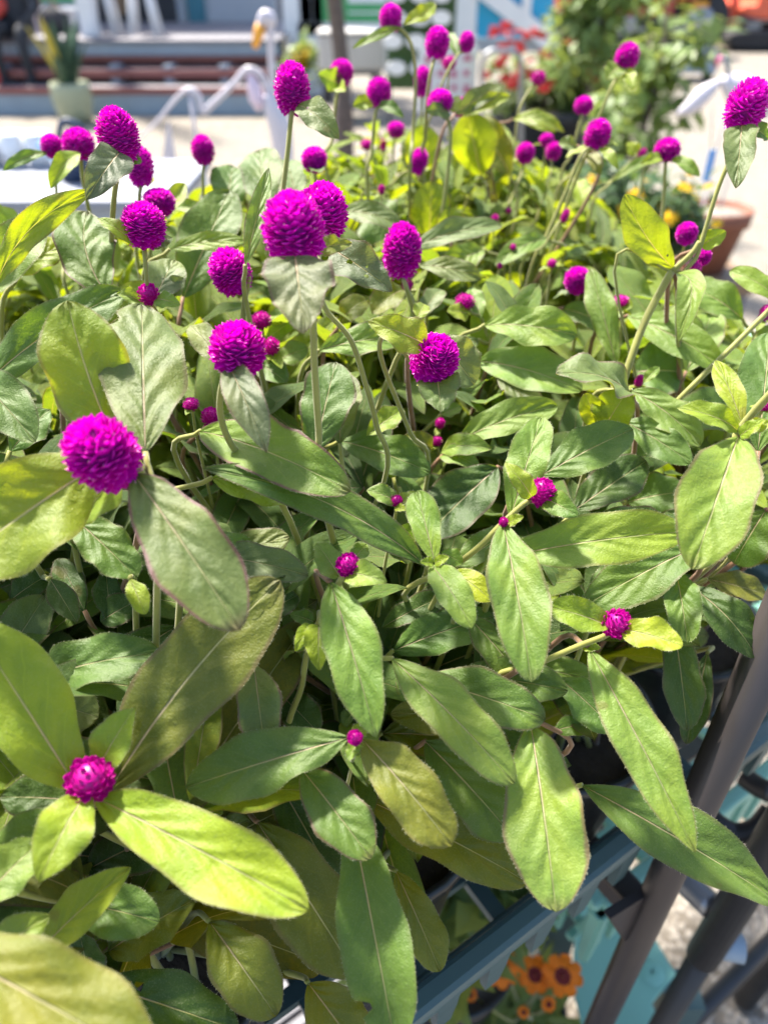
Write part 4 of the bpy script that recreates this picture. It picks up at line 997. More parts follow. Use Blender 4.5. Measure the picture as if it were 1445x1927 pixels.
F(222, 254, .34, 84, 102, 'T', (-.08, 0), [(220, 340, .345), (213, 400, .35), (210, 470, .37)], 0)
F(264, 312, .42, 54, 74, 'T', (.1, 0), [(263, 370, .42), (264, 430, .43)], 1)
F(148, 268, .45, 64, 54, 'H', (.1, 0), None, 0)
F(98, 273, .46, 44, 42, 'H', (-.1, 0), [(104, 310, .46), (110, 400, .46), (122, 480, .46)], 0)
F(382, 281, .50, 46, 54, 'T', (0, 0), [(382, 330, .50), (384, 400, .51)], 1)
F(550, 166, .38, 72, 94, 'T', (.05, 0), [(548, 220, .38), (541, 290, .383), (530, 380, .39)], 0)
F(643, 135, .55, 48, 46, 'H', (.3, 0), [(632, 190, .55), (626, 260, .56)], 0)
F(713, 172, .52, 50, 52, 'H', (0, 0), [(706, 215, .52), (700, 280, .53)], 0)
F(735, 32, .52, 46, 48, 'H', (0, 0), [(756, 56, .52), (776, 90, .52), (782, 160, .525), (776, 260, .53)], 0)
F(823, 78, .50, 50, 54, 'H', (.1, 0), [(812, 130, .50), (803, 190, .51), (800, 260, .53)], 0)
F(878, 78, .56, 32, 36, 'H', (.1, 0), [(860, 105, .56), (835, 150, .56), (815, 210, .57)], 0)
F(845, 118, .6, 30, 26, 'B', (0, 0), None, 0)
F(795, 152, .6, 36, 52, 'H', (0, 0), None, 1)
F(828, 190, .50, 52, 44, 'H', (-.1, -.1), [(847, 240, .50), (843, 320, .51), (828, 430, .53)], 0)
F(866, 200, .58, 28, 34, 'H', (0, 0), None, 1)
F(592, 299, .47, 52, 46, 'H', (0, 0), None, 2, tone='g')
F(745, 243, .65, 36, 28, 'H', (.1, 0), None, 1)
F(690, 272, .70, 28, 20, 'B')
F(721, 272, .66, 16, 24, 'B')
F(788, 302, .55, 38, 48, 'H', (.25, 0), [(760, 325, .55), (735, 350, .555)], 1)
F(718, 356, .52, 16, 20, 'B')
F(1180, 105, .55, 48, 48, 'H', (.2, 0), [(1150, 165, .55), (1125, 225, .56), (1080, 320, .58)], 0)
F(1013, 146, .62, 32, 28, 'B', (.5, 0), [(992, 175, .62), (975, 215, .62), (966, 300, .63)], 0)
F(1098, 197, .60, 38, 32, 'H', (0, 0), [(1092, 225, .60), (1075, 290, .61)], 0)
F(1125, 251, .50, 52, 54, 'H', (.2, 0), [(1095, 290, .50), (1065, 360, .51), (1030, 440, .52)], 2)
F(988, 287, .60, 38, 38, 'H', (0, 0), [(980, 330, .60), (960, 380, .6)], 1)
F(1041, 283, .62, 32, 32, 'H', (.1, 0), [(1035, 330, .62), (1010, 410, .62)], 1)
F(1028, 262, .66, 28, 24, 'H', (0, 0), None, 1)
F(1255, 280, .50, 52, 42, 'H', (0, 0), [(1251, 320, .50), (1247, 390, .51), (1240, 470, .52)], 0)
F(1208, 288, .62, 16, 20, 'B', (.3, 0), [(1190, 300, .62), (1150, 340, .62)], 0)
F(1406, 195, .36, 82, 92, 'H', (.15, -.05), [(1385, 270, .365), (1352, 350, .37), (1330, 420, .375), (1312, 478, .38)], 0, r=.0014)
F(1292, 438, .42, 42, 42, 'H', (0, 0), None, 0)
F(1322, 482, .40, 34, 32, 'H', (.3, 0), None, 0)
F(1304, 508, .385, 32, 40, 'B', (.3, 0), [(1285, 512, .385), (1264, 512, .385)], 0)
F(1086, 526, .45, 52, 50, 'H', (-.15, 0), None, 1, tone='s')
F(1168, 566, .44, 38, 22, 'B', (0, 0), [(1169, 600, .44), (1165, 650, .442), (1155, 700, .445)], 0)
F(875, 567, .42, 42, 30, 'B', (.1, 0), [(890, 590, .42), (908, 604, .422), (930, 690, .43)], 0)
F(767, 536, .42, 26, 22, 'B', (-.1, 0), [(780, 570, .42), (786, 610, .43)], 0)
F(492, 602, .40, 42, 32, 'B', (0, 0))
F(511, 651, .39, 34, 36, 'B', (.2, 0))
F(55, 633, .42, 34, 32, 'B', (.2, 0), None, 1)
F(360, 760, .335, 34, 24, 'B', (0, 0), None, 2)
F(397, 784, .345, 40, 38, 'B', (0, 0), None, 1)
F(1018, 926, .305, 58, 62, 'B', (.25, -.2), [(990, 945, .307), (945, 985, .308), (900, 1030, .31), (852, 1068, .318)], 0, r=.0016)
F(947, 983, .30, 20, 26, 'B', (0, -.3), None, 1)
F(655, 1063, .285, 50, 54, 'B', (.15, -.4), [(640, 1092, .288), (612, 1150, .292), (582, 1210, .297), (568, 1290, .305)], 0, r=.0016)
F(1160, 1173, .287, 62, 60, 'B', (.35, -.6), [(1140, 1195, .292), (1088, 1216, .297), (1020, 1245, .305)], 0, r=.0016)
F(668, 1388, .262, 34, 30, 'B', (0, -.6), [(668, 1402, .268), (660, 1450, .29)], 0)
F(746, 942, .315, 26, 22, 'B', (.2, -.2), [(745, 962, .316), (738, 1000, .32)], 0)
F(822, 830, .39, 24, 20, 'B', (0, 0), [(825, 850, .39), (832, 885, .40)], 2)
F(828, 796, .40, 22, 22, 'B', (0, 0), None, 2)
F(357, 382, .48, 20, 14, 'B'); F(131, 440, .44, 18, 18, 'B'); F(1063, 406, .5, 18, 30, 'B', (.3, 0), [(1050, 420, .5), (1025, 460, .5)])
F(965, 465, .5, 14, 14, 'B'); F(1038, 495, .48, 20, 18, 'B'); F(931, 411, .55, 16, 18, 'B'); F(957, 396, .58, 14, 12, 'B')
F(1203, 716, .39, 20, 26, 'B', (.2, 0)); F(1440, 588, .40, 26, 32, 'B', (.1, 0)); F(1440, 762, .31, 26, 24, 'B', (.2, 0)); F(1215, 480, .5, 14, 20, 'B'); F(940, 500, .46, 12, 12, 'B')
# ---- leaves that can be told apart in the photograph
H_ = hero
# near left plant round the small open head
H_(178, 1500, .255, 580, 1712, .232, 158, 'y', 'O', bow=.05, fold=.30, rim=.55)
H_(150, 1490, .256, -70, 1150, .25, 185, 'y', 'L', bow=.06, rim=.15)
H_(205, 1490, .262, 528, 1092, .275, 200, 'o', 'O', bow=.03, fold=.18, wave=.03, rim=.6, side=-.03)
H_(164, 1492, .250, 74, 1660, .226, 116, 'y', 'L', bow=.14, rim=.25)
H_(178, 1462, .258, 254, 1332, .258, 84, 'y', 'L', rim=.3)
H_(160, 1515, .262, -40, 1660, .255, 120, 'g', 'L', rim=.3)
H_(190, 1510, .265, 330, 1600, .27, 80, 'y', 'L', rim=.2)
H_(130, 1505, .27, 0, 1500, .265, 90, 'd', 'L')
H_(-150, 1760, .205, 300, 2010, .195, 215, 'o', 'O', bow=.05, rim=.2)
H_(80, 1785, .262, 246, 1632, .262, 96, 'y', 'L', rim=.2)
H_(110, 1690, .275, 300, 1735, .272, 112, 'g', 'O', rim=.2)
H_(-60, 1830, .235, 95, 1722, .24, 92, 'l', 'L', rim=.2)
H_(-40, 1700, .235, 80, 1580, .25, 110, 'l', 'L', rim=.15)
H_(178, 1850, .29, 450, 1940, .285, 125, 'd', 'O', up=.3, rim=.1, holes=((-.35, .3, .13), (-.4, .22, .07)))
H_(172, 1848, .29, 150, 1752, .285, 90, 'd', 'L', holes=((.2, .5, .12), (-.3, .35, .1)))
H_(205, 1790, .30, 372, 1690, .30, 120, 'o', 'L', rim=.1)
H_(160, 1640, .31, 330, 1560, .31, 120, 'd', 'O')
H_(395, 1735, .295, 520, 1912, .282, 132, 'o', 'O', rim=.35)
H_(485, 1548, .305, 672, 1838, .288, 165, 'o', 'O', rim=.35, bow=.05)
H_(662, 1540, .288, 745, 1975, .255, 150, 'g', 'O', bow=.05, rim=.15, bite=((1, .80, .55, .035),))
H_(580, 1850, .30, 690, 2000, .29, 130, 'o', 'O', rim=.2)
H_(745, 1640, .325, 828, 1828, .31, 92, 'o', 'O', rim=.1)
H_(568, 1448, .282, 698, 1616, .262, 118, 'g', 'O', rim=.8, bow=.06)
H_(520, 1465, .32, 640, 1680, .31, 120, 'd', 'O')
H_(656, 1388, .272, 350, 1482, .272, 132, 'g', 'O', bow=.03, rim=.2, fold=.35)
H_(682, 1392, .272, 850, 1592, .255, 125, 'o', 'O', rim=.3, bow=.10, fold=.4)
H_(672, 1395, .268, 655, 1432, .262, 34, 'l', 'B'); H_(665, 1382, .268, 700, 1362, .27, 34, 'y', 'B')
H_(690, 1505, .315, 992, 1660, .30, 125, 'o', 'O', rim=.2)
H_(800, 1395, .312, 965, 1575, .30, 140, 'g', 'O', rim=.4)
H_(720, 1380, .33, 960, 1400, .32, 120, 'o', 'O')
H_(998, 1362, .294, 1046, 1716, .258, 172, 'l', 'O', bow=.07, rim=.7, fold=.18)
H_(738, 1240, .292, 968, 1475, .272, 118, 'l', 'O', bow=.08, rim=.55, wave=.08)
H_(1106, 1218, .296, 1308, 1604, .262, 118, 'l', 'L', bow=.04, rim=.75, wave=.07)
H_(1095, 1478, .315, 1475, 1705, .30, 132, 'g', 'L', bow=.06, rim=.25)
# centre: stem with the small head and hanging leaf
H_(622, 1096, .288, 708, 1388, .262, 122, 'l', 'L', bow=.09, rim=.35)
H_(655, 1080, .286, 728, 1096, .277, 62, 'l', 'B', rim=.2, bow=.15); H_(640, 1086, .288, 596, 1022, .295, 62, 'l', 'B', rim=.2)
H_(668, 1050, .292, 690, 1025, .30, 40, 'l', 'B', rim=.2)
H_(600, 1178, .292, 600, 1262, .282, 62, 'y', 'B', rim=.1, bow=.25, fold=.5); H_(588, 1178, .293, 556, 1226, .285, 40, 'y', 'B', rim=.1, bow=.25); H_(612, 1185, .295, 640, 1265, .29, 44, 'y', 'B', rim=.1)
H_(590, 1170, .30, 545, 1155, .30, 34, 'g', 'B')
# large left head and its leaves
H_(274, 852, .257, 268, 574, .305, 186, 's', 'O', up=.25, bow=.06, rim=.45, fold=.15, bite=((-1, .82, .30, .05),))
H_(225, 850, .275, 128, 566, .268, 178, 'y', 'O', up=.25, bow=.05, rim=.7, fold=.2, side=-.03)
H_(252, 892, .252, 452, 1186, .232, 172, 's', 'O', bow=.06, rim=.95, fold=.15)
H_(196, 868, .262, -120, 1090, .245, 225, 'y', 'O', bow=.05, rim=.35, up=.3)
H_(240, 880, .262, 150, 985, .27, 90, 'y', 'L', rim=.3)
H_(-60, 690, .30, 68, 832, .285, 108, 'g', 'O', rim=.3)
H_(-40, 735, .33, 238, 548, .345, 96, 'g', 'O', bow=.10, rim=.2, wave=.1)
H_(150, 660, .36, 330, 545, .37, 90, 'l', 'O', bow=.12, rim=.2)
H_(-30, 790, .32, 60, 740, .32, 70, 'd', 'L'); H_(20, 850, .31, 95, 770, .32, 70, 'g', 'L')
H_(205, 560, .36, 166, 398, .375, 128, 'g', 'O', up=.15, rim=.75, fold=.12, side=-.1)
H_(-10, 548, .34, 180, 358, .325, 64, 'y', 'N', up=.2, bow=.03, wave=.16, side=-.10, rim=.5)
H_(-60, 600, .35, 82, 418, .36, 98, 'l', 'O', rim=.4, bow=.10)
H_(35, 520, .37, 150, 458, .38, 60, 'y', 'L', bow=.2); H_(40, 515, .37, -40, 430, .36, 80, 'l', 'O')
H_(-60, 440, .42, 60, 440, .45, 100, 'l', 'O', up=.5)
H_(225, 288, .335, 163, 376, .318, 82, 'p', 'B', up=.2, bow=.10, rim=.5, name='bract_leaf'); H_(232, 292, .345, 268, 305, .35, 30, 'g', 'B', name='bract_leaf')
H_(150, 288, .44, 96, 356, .43, 42, 'y', 'L', bow=.18, rim=.1, name='bract_leaf'); H_(152, 290, .45, 184, 285, .46, 20, 'y', 'B', name='bract_leaf')
H_(92, 288, .46, 6, 322, .45, 26, 'g', 'L', bow=.16, rim=.1, name='bract_leaf')
H_(258, 462, .33, 184, 411, .325, 34, 'y', 'L', bow=.14, rim=.5, name='bract_leaf'); H_(285, 462, .335, 325, 448, .34, 32, 's', 'B', rim=.3, name='bract_leaf')
H_(265, 565, .34, 220, 553, .335, 34, 'l', 'B', rim=.1, name='bract_leaf'); H_(295, 562, .34, 340, 574, .335, 36, 'l', 'B', rim=.1, name='bract_leaf')
H_(285, 580, .35, 330, 490, .37, 80, 's', 'O', rim=.3); H_(300, 560, .36, 350, 525, .36, 50, 's', 'B', rim=.5)
H_(345, 560, .41, 432, 358, .43, 122, 'g', 'O', up=.15, rim=.3, bow=.03)
H_(320, 470, .40, 470, 455, .40, 40, 'l', 'L', bow=.1, rim=.3)
H_(425, 400, .5, 438, 312, .52, 84, 'g', 'O', up=.15); H_(500, 400, .47, 488, 284, .5, 96, 'g', 'O', up=.15); H_(560, 380, .5, 540, 300, .52, 70, 'g', 'O', up=.2)
H_(462, 500, .345, 506, 316, .355, 44, 'l', 'N', up=.1, bow=.05, rim=.6)
H_(300, 420, .44, 350, 345, .45, 40, 'y', 'L'); H_(330, 390, .46, 400, 400, .45, 30, 'l', 'L')
# big centre head over its heart shaped leaf
H_(556, 484, .258, 572, 628, .238, 156, 'p', 'B', up=.15, bow=.08, rim=.95, fold=.12, holes=((.55, .04, .12),), name='bract_leaf'); H_(590, 470, .275, 662, 458, .285, 40, 'o', 'B', up=.3, rim=.8, name='bract_leaf')
H_(628, 470, .335, 738, 548, .33, 88, 'p', 'B', up=.25, rim=.55, holes=((.1, .3, .14), (-.2, .55, .1), (.2, .62, .08)), name='bract_leaf')
H_(432, 690, .282, 502, 852, .262, 84, 'p', 'L', up=.2, bow=.16, rim=.85, name='bract_leaf'); H_(425, 690, .285, 358, 612, .295, 62, 's', 'L', rim=.4, bow=.1, name='bract_leaf')
H_(378, 812, .315, 660, 925, .282, 128, 'l', 'O', bow=.09, rim=.9, wave=.08, bite=((-1, .55, .12, .07),))
H_(802, 1066, .305, 382, 882, .282, 98, 'g', 'L', bow=.05, rim=.6, wave=.09, side=.06)
H_(592, 850, .34, 632, 682, .355, 118, 'g', 'O', up=.15, rim=.8, fold=.1)
H_(640, 836, .352, 640, 700, .37, 92, 's', 'O', up=.2, rim=.4)
H_(400, 900, .30, 560, 935, .31, 90, 'y', 'O', rim=.2)
H_(640, 830, .37, 810, 890, .36, 84, 'g', 'O', rim=.2, bow=.08); H_(600, 660, .37, 760, 640, .38, 66, 'l', 'O', bow=.12); H_(690, 820, .35, 760, 770, .36, 50, 'y', 'L')
H_(800, 648, .305, 693, 606, .302, 78, 'y', 'B', up=.3, bow=.10, rim=.55, name='bract_leaf'); H_(822, 712, .315, 830, 776, .30, 98, 's', 'B', up=.3, rim=.3, bow=.12, name='bract_leaf')
H_(820, 630, .34, 892, 724, .34, 96, 's', 'O', up=.2, rim=.3); H_(785, 600, .36, 798, 572, .37, 40, 'y', 'L', up=.2)
H_(912, 612, .40, 1085, 632, .385, 82, 'l', 'O', bow=.10, rim=.2); H_(900, 680, .41, 1095, 735, .385, 96, 'l', 'O', bow=.10, rim=.25)
H_(900, 640, .42, 800, 690, .41, 60, 's', 'O'); H_(935, 700, .42, 1020, 790, .40, 60, 's', 'O')
H_(1190, 748, .35, 1045, 704, .335, 66, 's', 'O', up=.75, bow=.14, rim=.8, wave=.12); H_(1130, 815, .355, 1180, 735, .345, 92, 'y', 'O', up=.1, rim=.5, wave=.12); H_(1130, 815, .358, 1100, 740, .35, 56, 'y', 'O', up=.1)
H_(1188, 735, .37, 1318, 838, .36, 78, 'l', 'O', bow=.12, rim=.3); H_(1172, 792, .365, 1300, 872, .35, 74, 'g', 'O', bow=.06, rim=.1, fold=.1)
H_(858, 832, .38, 1048, 764, .375, 72, 'l', 'O', bow=.10, rim=.1); H_(830, 850, .385, 925, 845, .37, 50, 'l', 'L', bow=.2); H_(828, 855, .385, 905, 882, .37, 46, 'l', 'L', bow=.2)
H_(815, 850, .39, 758, 822, .385, 40, 'o', 'L', bow=.3); H_(830, 780, .41, 870, 765, .41, 34, 'l', 'L')
H_(1018, 895, .335, 1190, 808, .34, 98, 'g', 'O', bow=.05, rim=.15, fold=.12); H_(1080, 960, .35, 1215, 868, .36, 96, 'd', 'O', bow=.02); H_(1140, 880, .38, 1260, 850, .38, 60, 'g', 'O')
# plant with the upright head left of the long ribbed leaf
H_(960, 975, .308, 1018, 786, .325, 92, 'l', 'O', up=.15, rim=.3, wave=.12); H_(1000, 935, .30, 950, 870, .30, 46, 'y', 'B', up=.2, bow=.2, name='bract_leaf'); H_(1028, 940, .305, 1088, 972, .295, 58, 'g', 'B', up=.3, rim=.4, bow=.1, name='bract_leaf')
H_(946, 985, .302, 1000, 1284, .266, 124, 'l', 'O', bow=.08, rim=.6, wave=.08)
H_(930, 1052, .315, 1300, 1000, .305, 112, 'l', 'O', bow=.07, rim=.6, wave=.09, up=.35)
H_(858, 1068, .318, 960, 1000, .325, 70, 'g', 'O', rim=.3)
H_(955, 985, .302, 985, 972, .296, 26, 'y', 'B', name='bract_leaf')
H_(1388, 822, .295, 1302, 1072, .268, 158, 'l', 'O', bow=.10, rim=.6, wave=.07, up=.3)
H_(1330, 1020, .325, 1100, 1140, .325, 116, 'g', 'O', rim=.4, up=.35); H_(1110, 1175, .325, 1175, 1062, .34, 90, 'g', 'O', up=.25, rim=.3); H_(1270, 1070, .325, 1293, 1210, .305, 78, 'g', 'O', rim=.2)
H_(1270, 1000, .34, 1120, 980, .35, 80, 'g', 'O')
H_(812, 1064, .295, 888, 1182, .275, 76, 'l', 'O', bow=.14, rim=.2); H_(818, 1058, .297, 784, 924, .315, 72, 'l', 'O', up=.2, bow=.05, rim=.25); H_(850, 1078, .305, 925, 1130, .295, 60, 'y', 'O', bow=.15)
H_(815, 1060, .293, 790, 1058, .29, 22, 'y', 'B'); H_(818, 1060, .293, 845, 1048, .29, 24, 'y', 'B'); H_(830, 1040, .31, 870, 1060, .31, 40, 'l', 'L')
H_(750, 945, .316, 690, 922, .315, 44, 'l', 'L', bow=.1); H_(752, 950, .316, 790, 930, .318, 38, 'l', 'B'); H_(745, 955, .314, 765, 960, .31, 20, 'y', 'B')
H_(935, 880, .37, 800, 1010, .36, 128, 'd', 'O', up=.4, bow=.05); H_(740, 900, .37, 735, 865, .37, 36, 'y', 'L', up=.1)
# right hand head with its spread leaves
H_(1148, 1180, .288, 1030, 1142, .288, 70, 'y', 'O', bow=.10, rim=.15, name='bract_leaf'); H_(1165, 1184, .287, 1284, 1216, .272, 72, 'y', 'O', bow=.10, rim=.2, wave=.1, name='bract_leaf')
H_(1095, 1216, .297, 1130, 1220, .295, 24, 'y', 'B')
H_(740, 1225, .325, 930, 1160, .325, 100, 'g', 'O', rim=.2, bow=.07); H_(880, 1160, .32, 990, 1290, .312, 84, 'g', 'O', bow=.08); H_(720, 1180, .33, 840, 1120, .33, 60, 'd', 'O')
H_(790, 1278, .305, 1026, 1354, .29, 112, 'g', 'O', bow=.07, rim=.85); H_(1000, 1350, .31, 735, 1345, .31, 90, 'o', 'O', rim=.2)
H_(860, 1270, .318, 1068, 1300, .305, 92, 'g', 'O', rim=.3); H_(1050, 1275, .318, 1160, 1378, .305, 84, 'g', 'O', rim=.2); H_(960, 1250, .33, 1130, 1285, .32, 66, 'l', 'O')
H_(1040, 1375, .315, 1120, 1360, .32, 50, 'g', 'L')
# left middle
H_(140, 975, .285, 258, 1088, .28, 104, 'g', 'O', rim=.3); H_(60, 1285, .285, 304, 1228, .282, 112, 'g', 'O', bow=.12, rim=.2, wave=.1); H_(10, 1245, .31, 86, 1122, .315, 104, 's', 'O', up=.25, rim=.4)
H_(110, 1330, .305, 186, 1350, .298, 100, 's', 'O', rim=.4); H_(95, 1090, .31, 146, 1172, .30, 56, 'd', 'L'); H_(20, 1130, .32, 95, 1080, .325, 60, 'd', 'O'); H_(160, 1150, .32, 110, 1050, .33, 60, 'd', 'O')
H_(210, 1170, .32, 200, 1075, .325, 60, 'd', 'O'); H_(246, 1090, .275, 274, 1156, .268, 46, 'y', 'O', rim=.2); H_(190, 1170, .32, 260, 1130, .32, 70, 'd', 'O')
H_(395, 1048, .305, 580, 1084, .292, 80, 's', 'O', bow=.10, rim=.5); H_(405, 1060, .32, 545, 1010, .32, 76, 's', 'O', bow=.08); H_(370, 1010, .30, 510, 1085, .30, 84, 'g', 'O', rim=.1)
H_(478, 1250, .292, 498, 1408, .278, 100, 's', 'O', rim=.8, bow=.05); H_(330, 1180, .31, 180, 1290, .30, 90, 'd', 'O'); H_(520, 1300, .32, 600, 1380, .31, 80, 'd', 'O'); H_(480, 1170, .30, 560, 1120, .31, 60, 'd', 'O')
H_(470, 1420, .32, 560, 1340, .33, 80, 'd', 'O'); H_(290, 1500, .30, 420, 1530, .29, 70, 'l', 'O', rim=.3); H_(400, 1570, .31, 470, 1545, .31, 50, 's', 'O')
# right edge
H_(1390, 812, .295, 1273, 768, .295, 52, 'y', 'L', bow=.16, rim=.2); H_(1398, 806, .296, 1345, 678, .312, 50, 'y', 'L', bow=.08, rim=.2); H_(1392, 820, .293, 1440, 790, .285, 34, 'y', 'B'); H_(1400, 812, .292, 1450, 795, .285, 34, 'y', 'L')
H_(1425, 850, .33, 1448, 625, .35, 110, 'g', 'O', up=.15, rim=.2); H_(1470, 570, .40, 1372, 510, .41, 46, 'l', 'O', bow=.15); H_(1420, 680, .40, 1470, 610, .40, 60, 'l', 'O')
H_(1266, 505, .385, 1174, 366, .365, 84, 'y', 'O', up=.1, bow=.04, rim=.45, side=-.05, holes=((.35, .18, .08),)); H_(1272, 515, .383, 1272, 645, .36, 60, 'l', 'N', up=.1, bow=.22, rim=.4, side=-.14, curl=.2); H_(1318, 462, .38, 1366, 436, .375, 44, 'y', 'B', up=.2, rim=.5)
H_(1395, 236, .36, 1384, 354, .345, 76, 's', 'B', up=.1, bow=.05, rim=.4, bite=((-1, .35, .2, .15),), name='bract_leaf'); H_(1415, 240, .365, 1445, 262, .37, 30, 'g', 'B', name='bract_leaf')
H_(1180, 595, .43, 1370, 702, .40, 76, 'l', 'L', bow=.10, rim=.1); H_(1320, 640, .43, 1230, 600, .44, 90, 'l', 'O'); H_(1395, 600, .44, 1290, 540, .45, 74, 'l', 'O', bow=.14); H_(1290, 700, .42, 1340, 590, .44, 90, 'l', 'O', up=.2)
H_(1160, 690, .42, 1110, 505, .43, 60, 'l', 'O', up=.1, wave=.2); H_(1190, 700, .42, 1280, 700, .42, 120, 'g', 'O'); H_(1060, 580, .46, 1160, 620, .45, 60, 'g', 'O'); H_(1210, 720, .38, 1240, 690, .38, 24, 'l', 'L')
H_(1230, 800, .40, 1420, 760, .40, 100, 'g', 'O'); H_(1180, 945, .38, 1290, 925, .37, 90, 'g', 'O'); H_(1440, 960, .33, 1380, 1060, .34, 110, 'g', 'O')
H_(1300, 1105, .35, 1422, 1236, .335, 84, 'd', 'O', bow=.2, rim=.1); H_(1265, 1165, .355, 1292, 1375, .345, 84, 'd', 'O', bow=.06); H_(1330, 1090, .37, 1440, 1120, .37, 60, 'o', 'O'); H_(1330, 1230, .37, 1290, 1400, .36, 60, 'd', 'O'); H_(1310, 1160, .36, 1425, 1180, .355, 50, 'g', 'O', bow=.15)
# far part of the bed
H_(905, 330, .60, 880, 212, .57, 100, 'y', 'O', up=.1, rim=.3); H_(960, 330, .60, 900, 222, .60, 70, 'o', 'O', up=.1, rim=.5); H_(808, 450, .55, 812, 340, .53, 90, 'y', 'O', up=.1); H_(850, 450, .53, 845, 390, .52, 60, 'y', 'O', up=.1)
H_(790, 330, .62, 800, 235, .60, 80, 'y', 'O', up=.1); H_(735, 440, .50, 690, 410, .50, 110, 'g', 'O', bow=.15); H_(640, 400, .47, 755, 425, .46, 50, 's', 'O', bow=.15)
H_(560, 198, .38, 638, 262, .37, 62, 's', 'L', up=.4, bow=.16, rim=.4, holes=((-.1, .3, .12),), name='bract_leaf'); H_(640, 158, .55, 598, 140, .54, 48, 'l', 'B', up=.2, name='bract_leaf'); H_(636, 165, .55, 650, 172, .53, 30, 'y', 'B', name='bract_leaf')
H_(702, 196, .52, 664, 200, .515, 30, 'y', 'L', bow=.15, name='bract_leaf'); H_(712, 198, .52, 760, 222, .51, 26, 'g', 'L', bow=.15, name='bract_leaf')
H_(755, 50, .52, 662, 92, .51, 20, 'l', 'L', bow=.05, name='bract_leaf'); H_(758, 46, .52, 818, 6, .53, 34, 'y', 'L', side=.08, name='bract_leaf')
H_(845, 212, .50, 800, 208, .49, 34, 's', 'B', name='bract_leaf'); H_(850, 212, .50, 862, 180, .51, 26, 'y', 'B', name='bract_leaf'); H_(862, 108, .56, 845, 62, .57, 26, 'g', 'L', name='bract_leaf')
H_(855, 215, .56, 945, 160, .57, 44, 's', 'L', up=.3); H_(870, 220, .56, 960, 180, .57, 30, 'y', 'L'); H_(965, 225, .62, 1062, 250, .61, 34, 'y', 'L', bow=.22); H_(968, 222, .62, 1045, 250, .61, 24, 'y', 'L', bow=.1)
H_(1165, 125, .55, 1140, 150, .545, 48, 'l', 'B', name='bract_leaf'); H_(1178, 128, .55, 1190, 168, .54, 30, 'y', 'L', name='bract_leaf')
H_(1245, 298, .50, 1205, 310, .49, 26, 'y', 'L', bow=.15, name='bract_leaf'); H_(1262, 298, .50, 1316, 332, .49, 26, 'l', 'L', bow=.14, name='bract_leaf'); H_(1150, 342, .6, 1250, 292, .6, 22, 'l', 'L', bow=.15)
H_(1085, 275, .52, 1050, 270, .52, 30, 's', 'L'); H_(1130, 280, .5, 1162, 320, .49, 24, 'y', 'L', bow=.2); H_(1110, 290, .52, 1130, 330, .51, 30, 'o', 'B'); H_(1085, 340, .56, 1100, 400, .55, 44, 'y', 'B'); H_(1195, 290, .62, 1180, 268, .62, 30, 'y', 'B')
H_(770, 470, .46, 945, 425, .46, 52, 's', 'O', bow=.12, wave=.1); H_(790, 500, .44, 905, 525, .43, 46, 's', 'O', bow=.12); H_(1030, 450, .52, 930, 500, .5, 44, 'l', 'O', bow=.15); H_(910, 470, .5, 830, 510, .49, 60, 'l', 'O')
H_(760, 545, .43, 700, 590, .42, 60, 'o', 'O', bow=.15); H_(880, 590, .42, 840, 585, .415, 40, 'y', 'B', name='bract_leaf'); H_(905, 600, .42, 885, 540, .43, 40, 'l', 'L', name='bract_leaf'); H_(790, 600, .42, 830, 545, .43, 46, 's', 'O', bow=.15); H_(640, 610, .41, 690, 565, .41, 50, 'o', 'O', bow=.25)
H_(1160, 580, .44, 1145, 610, .43, 40, 'l', 'B', name='bract_leaf'); H_(1172, 572, .44, 1190, 580, .435, 26, 'y', 'B', name='bract_leaf')
H_(500, 640, .41, 560, 600, .41, 44, 'l', 'L'); H_(520, 680, .40, 580, 655, .40, 50, 'l', 'O'); H_(480, 680, .40, 540, 720, .39, 60, 'g', 'O'); H_(390, 800, .36, 450, 770, .36, 44, 'l', 'O')

# stems of the leaf groups: one for each cluster of leaf bases, led down to the soil
used = []
for B, pl, T in nodes:
    if any((B - b).length < .016 for b in used): continue
    used.append(B)
    d = ((B - T).normalized() + Vector((0, 0, -1.3))).normalized()
    run_down([B + Vector((0, 0, .0004))], pl, .0010, 'stem' if hq.random() < .6 else 'stem_red', .0018, False, d)
for a_ in pending: run_down(*a_)
# the thick bare stems seen in front
for pts, r in (([(1262, 512, .385), (1215, 600, .385), (1185, 680, .387), (1165, 742, .39)], .0024), ([(1262, 512, .385), (1300, 478, .38), (1316, 455, .378)], .0018),
               ([(1460, 570, .37), (1380, 650, .37), (1290, 738, .372), (1240, 790, .378)], .0017), ([(1386, 815, .296), (1418, 775, .29), (1455, 735, .283)], .0020)):
    pp_ = [P(*x) for x in pts]; pl = owner(pp_[-1] if pts[0][0] != 1386 else pp_[0])
    r *= .8
    stem(pp_, r, pl)
    if pts[0][0] != 1262 or pts[-1][0] == 1165: stem([pp_[-1 if pts[0][0] != 1386 else 0]] + to_soil(pp_[-1 if pts[0][0] != 1386 else 0], pl, hq), r, pl, 'stem', r, False)

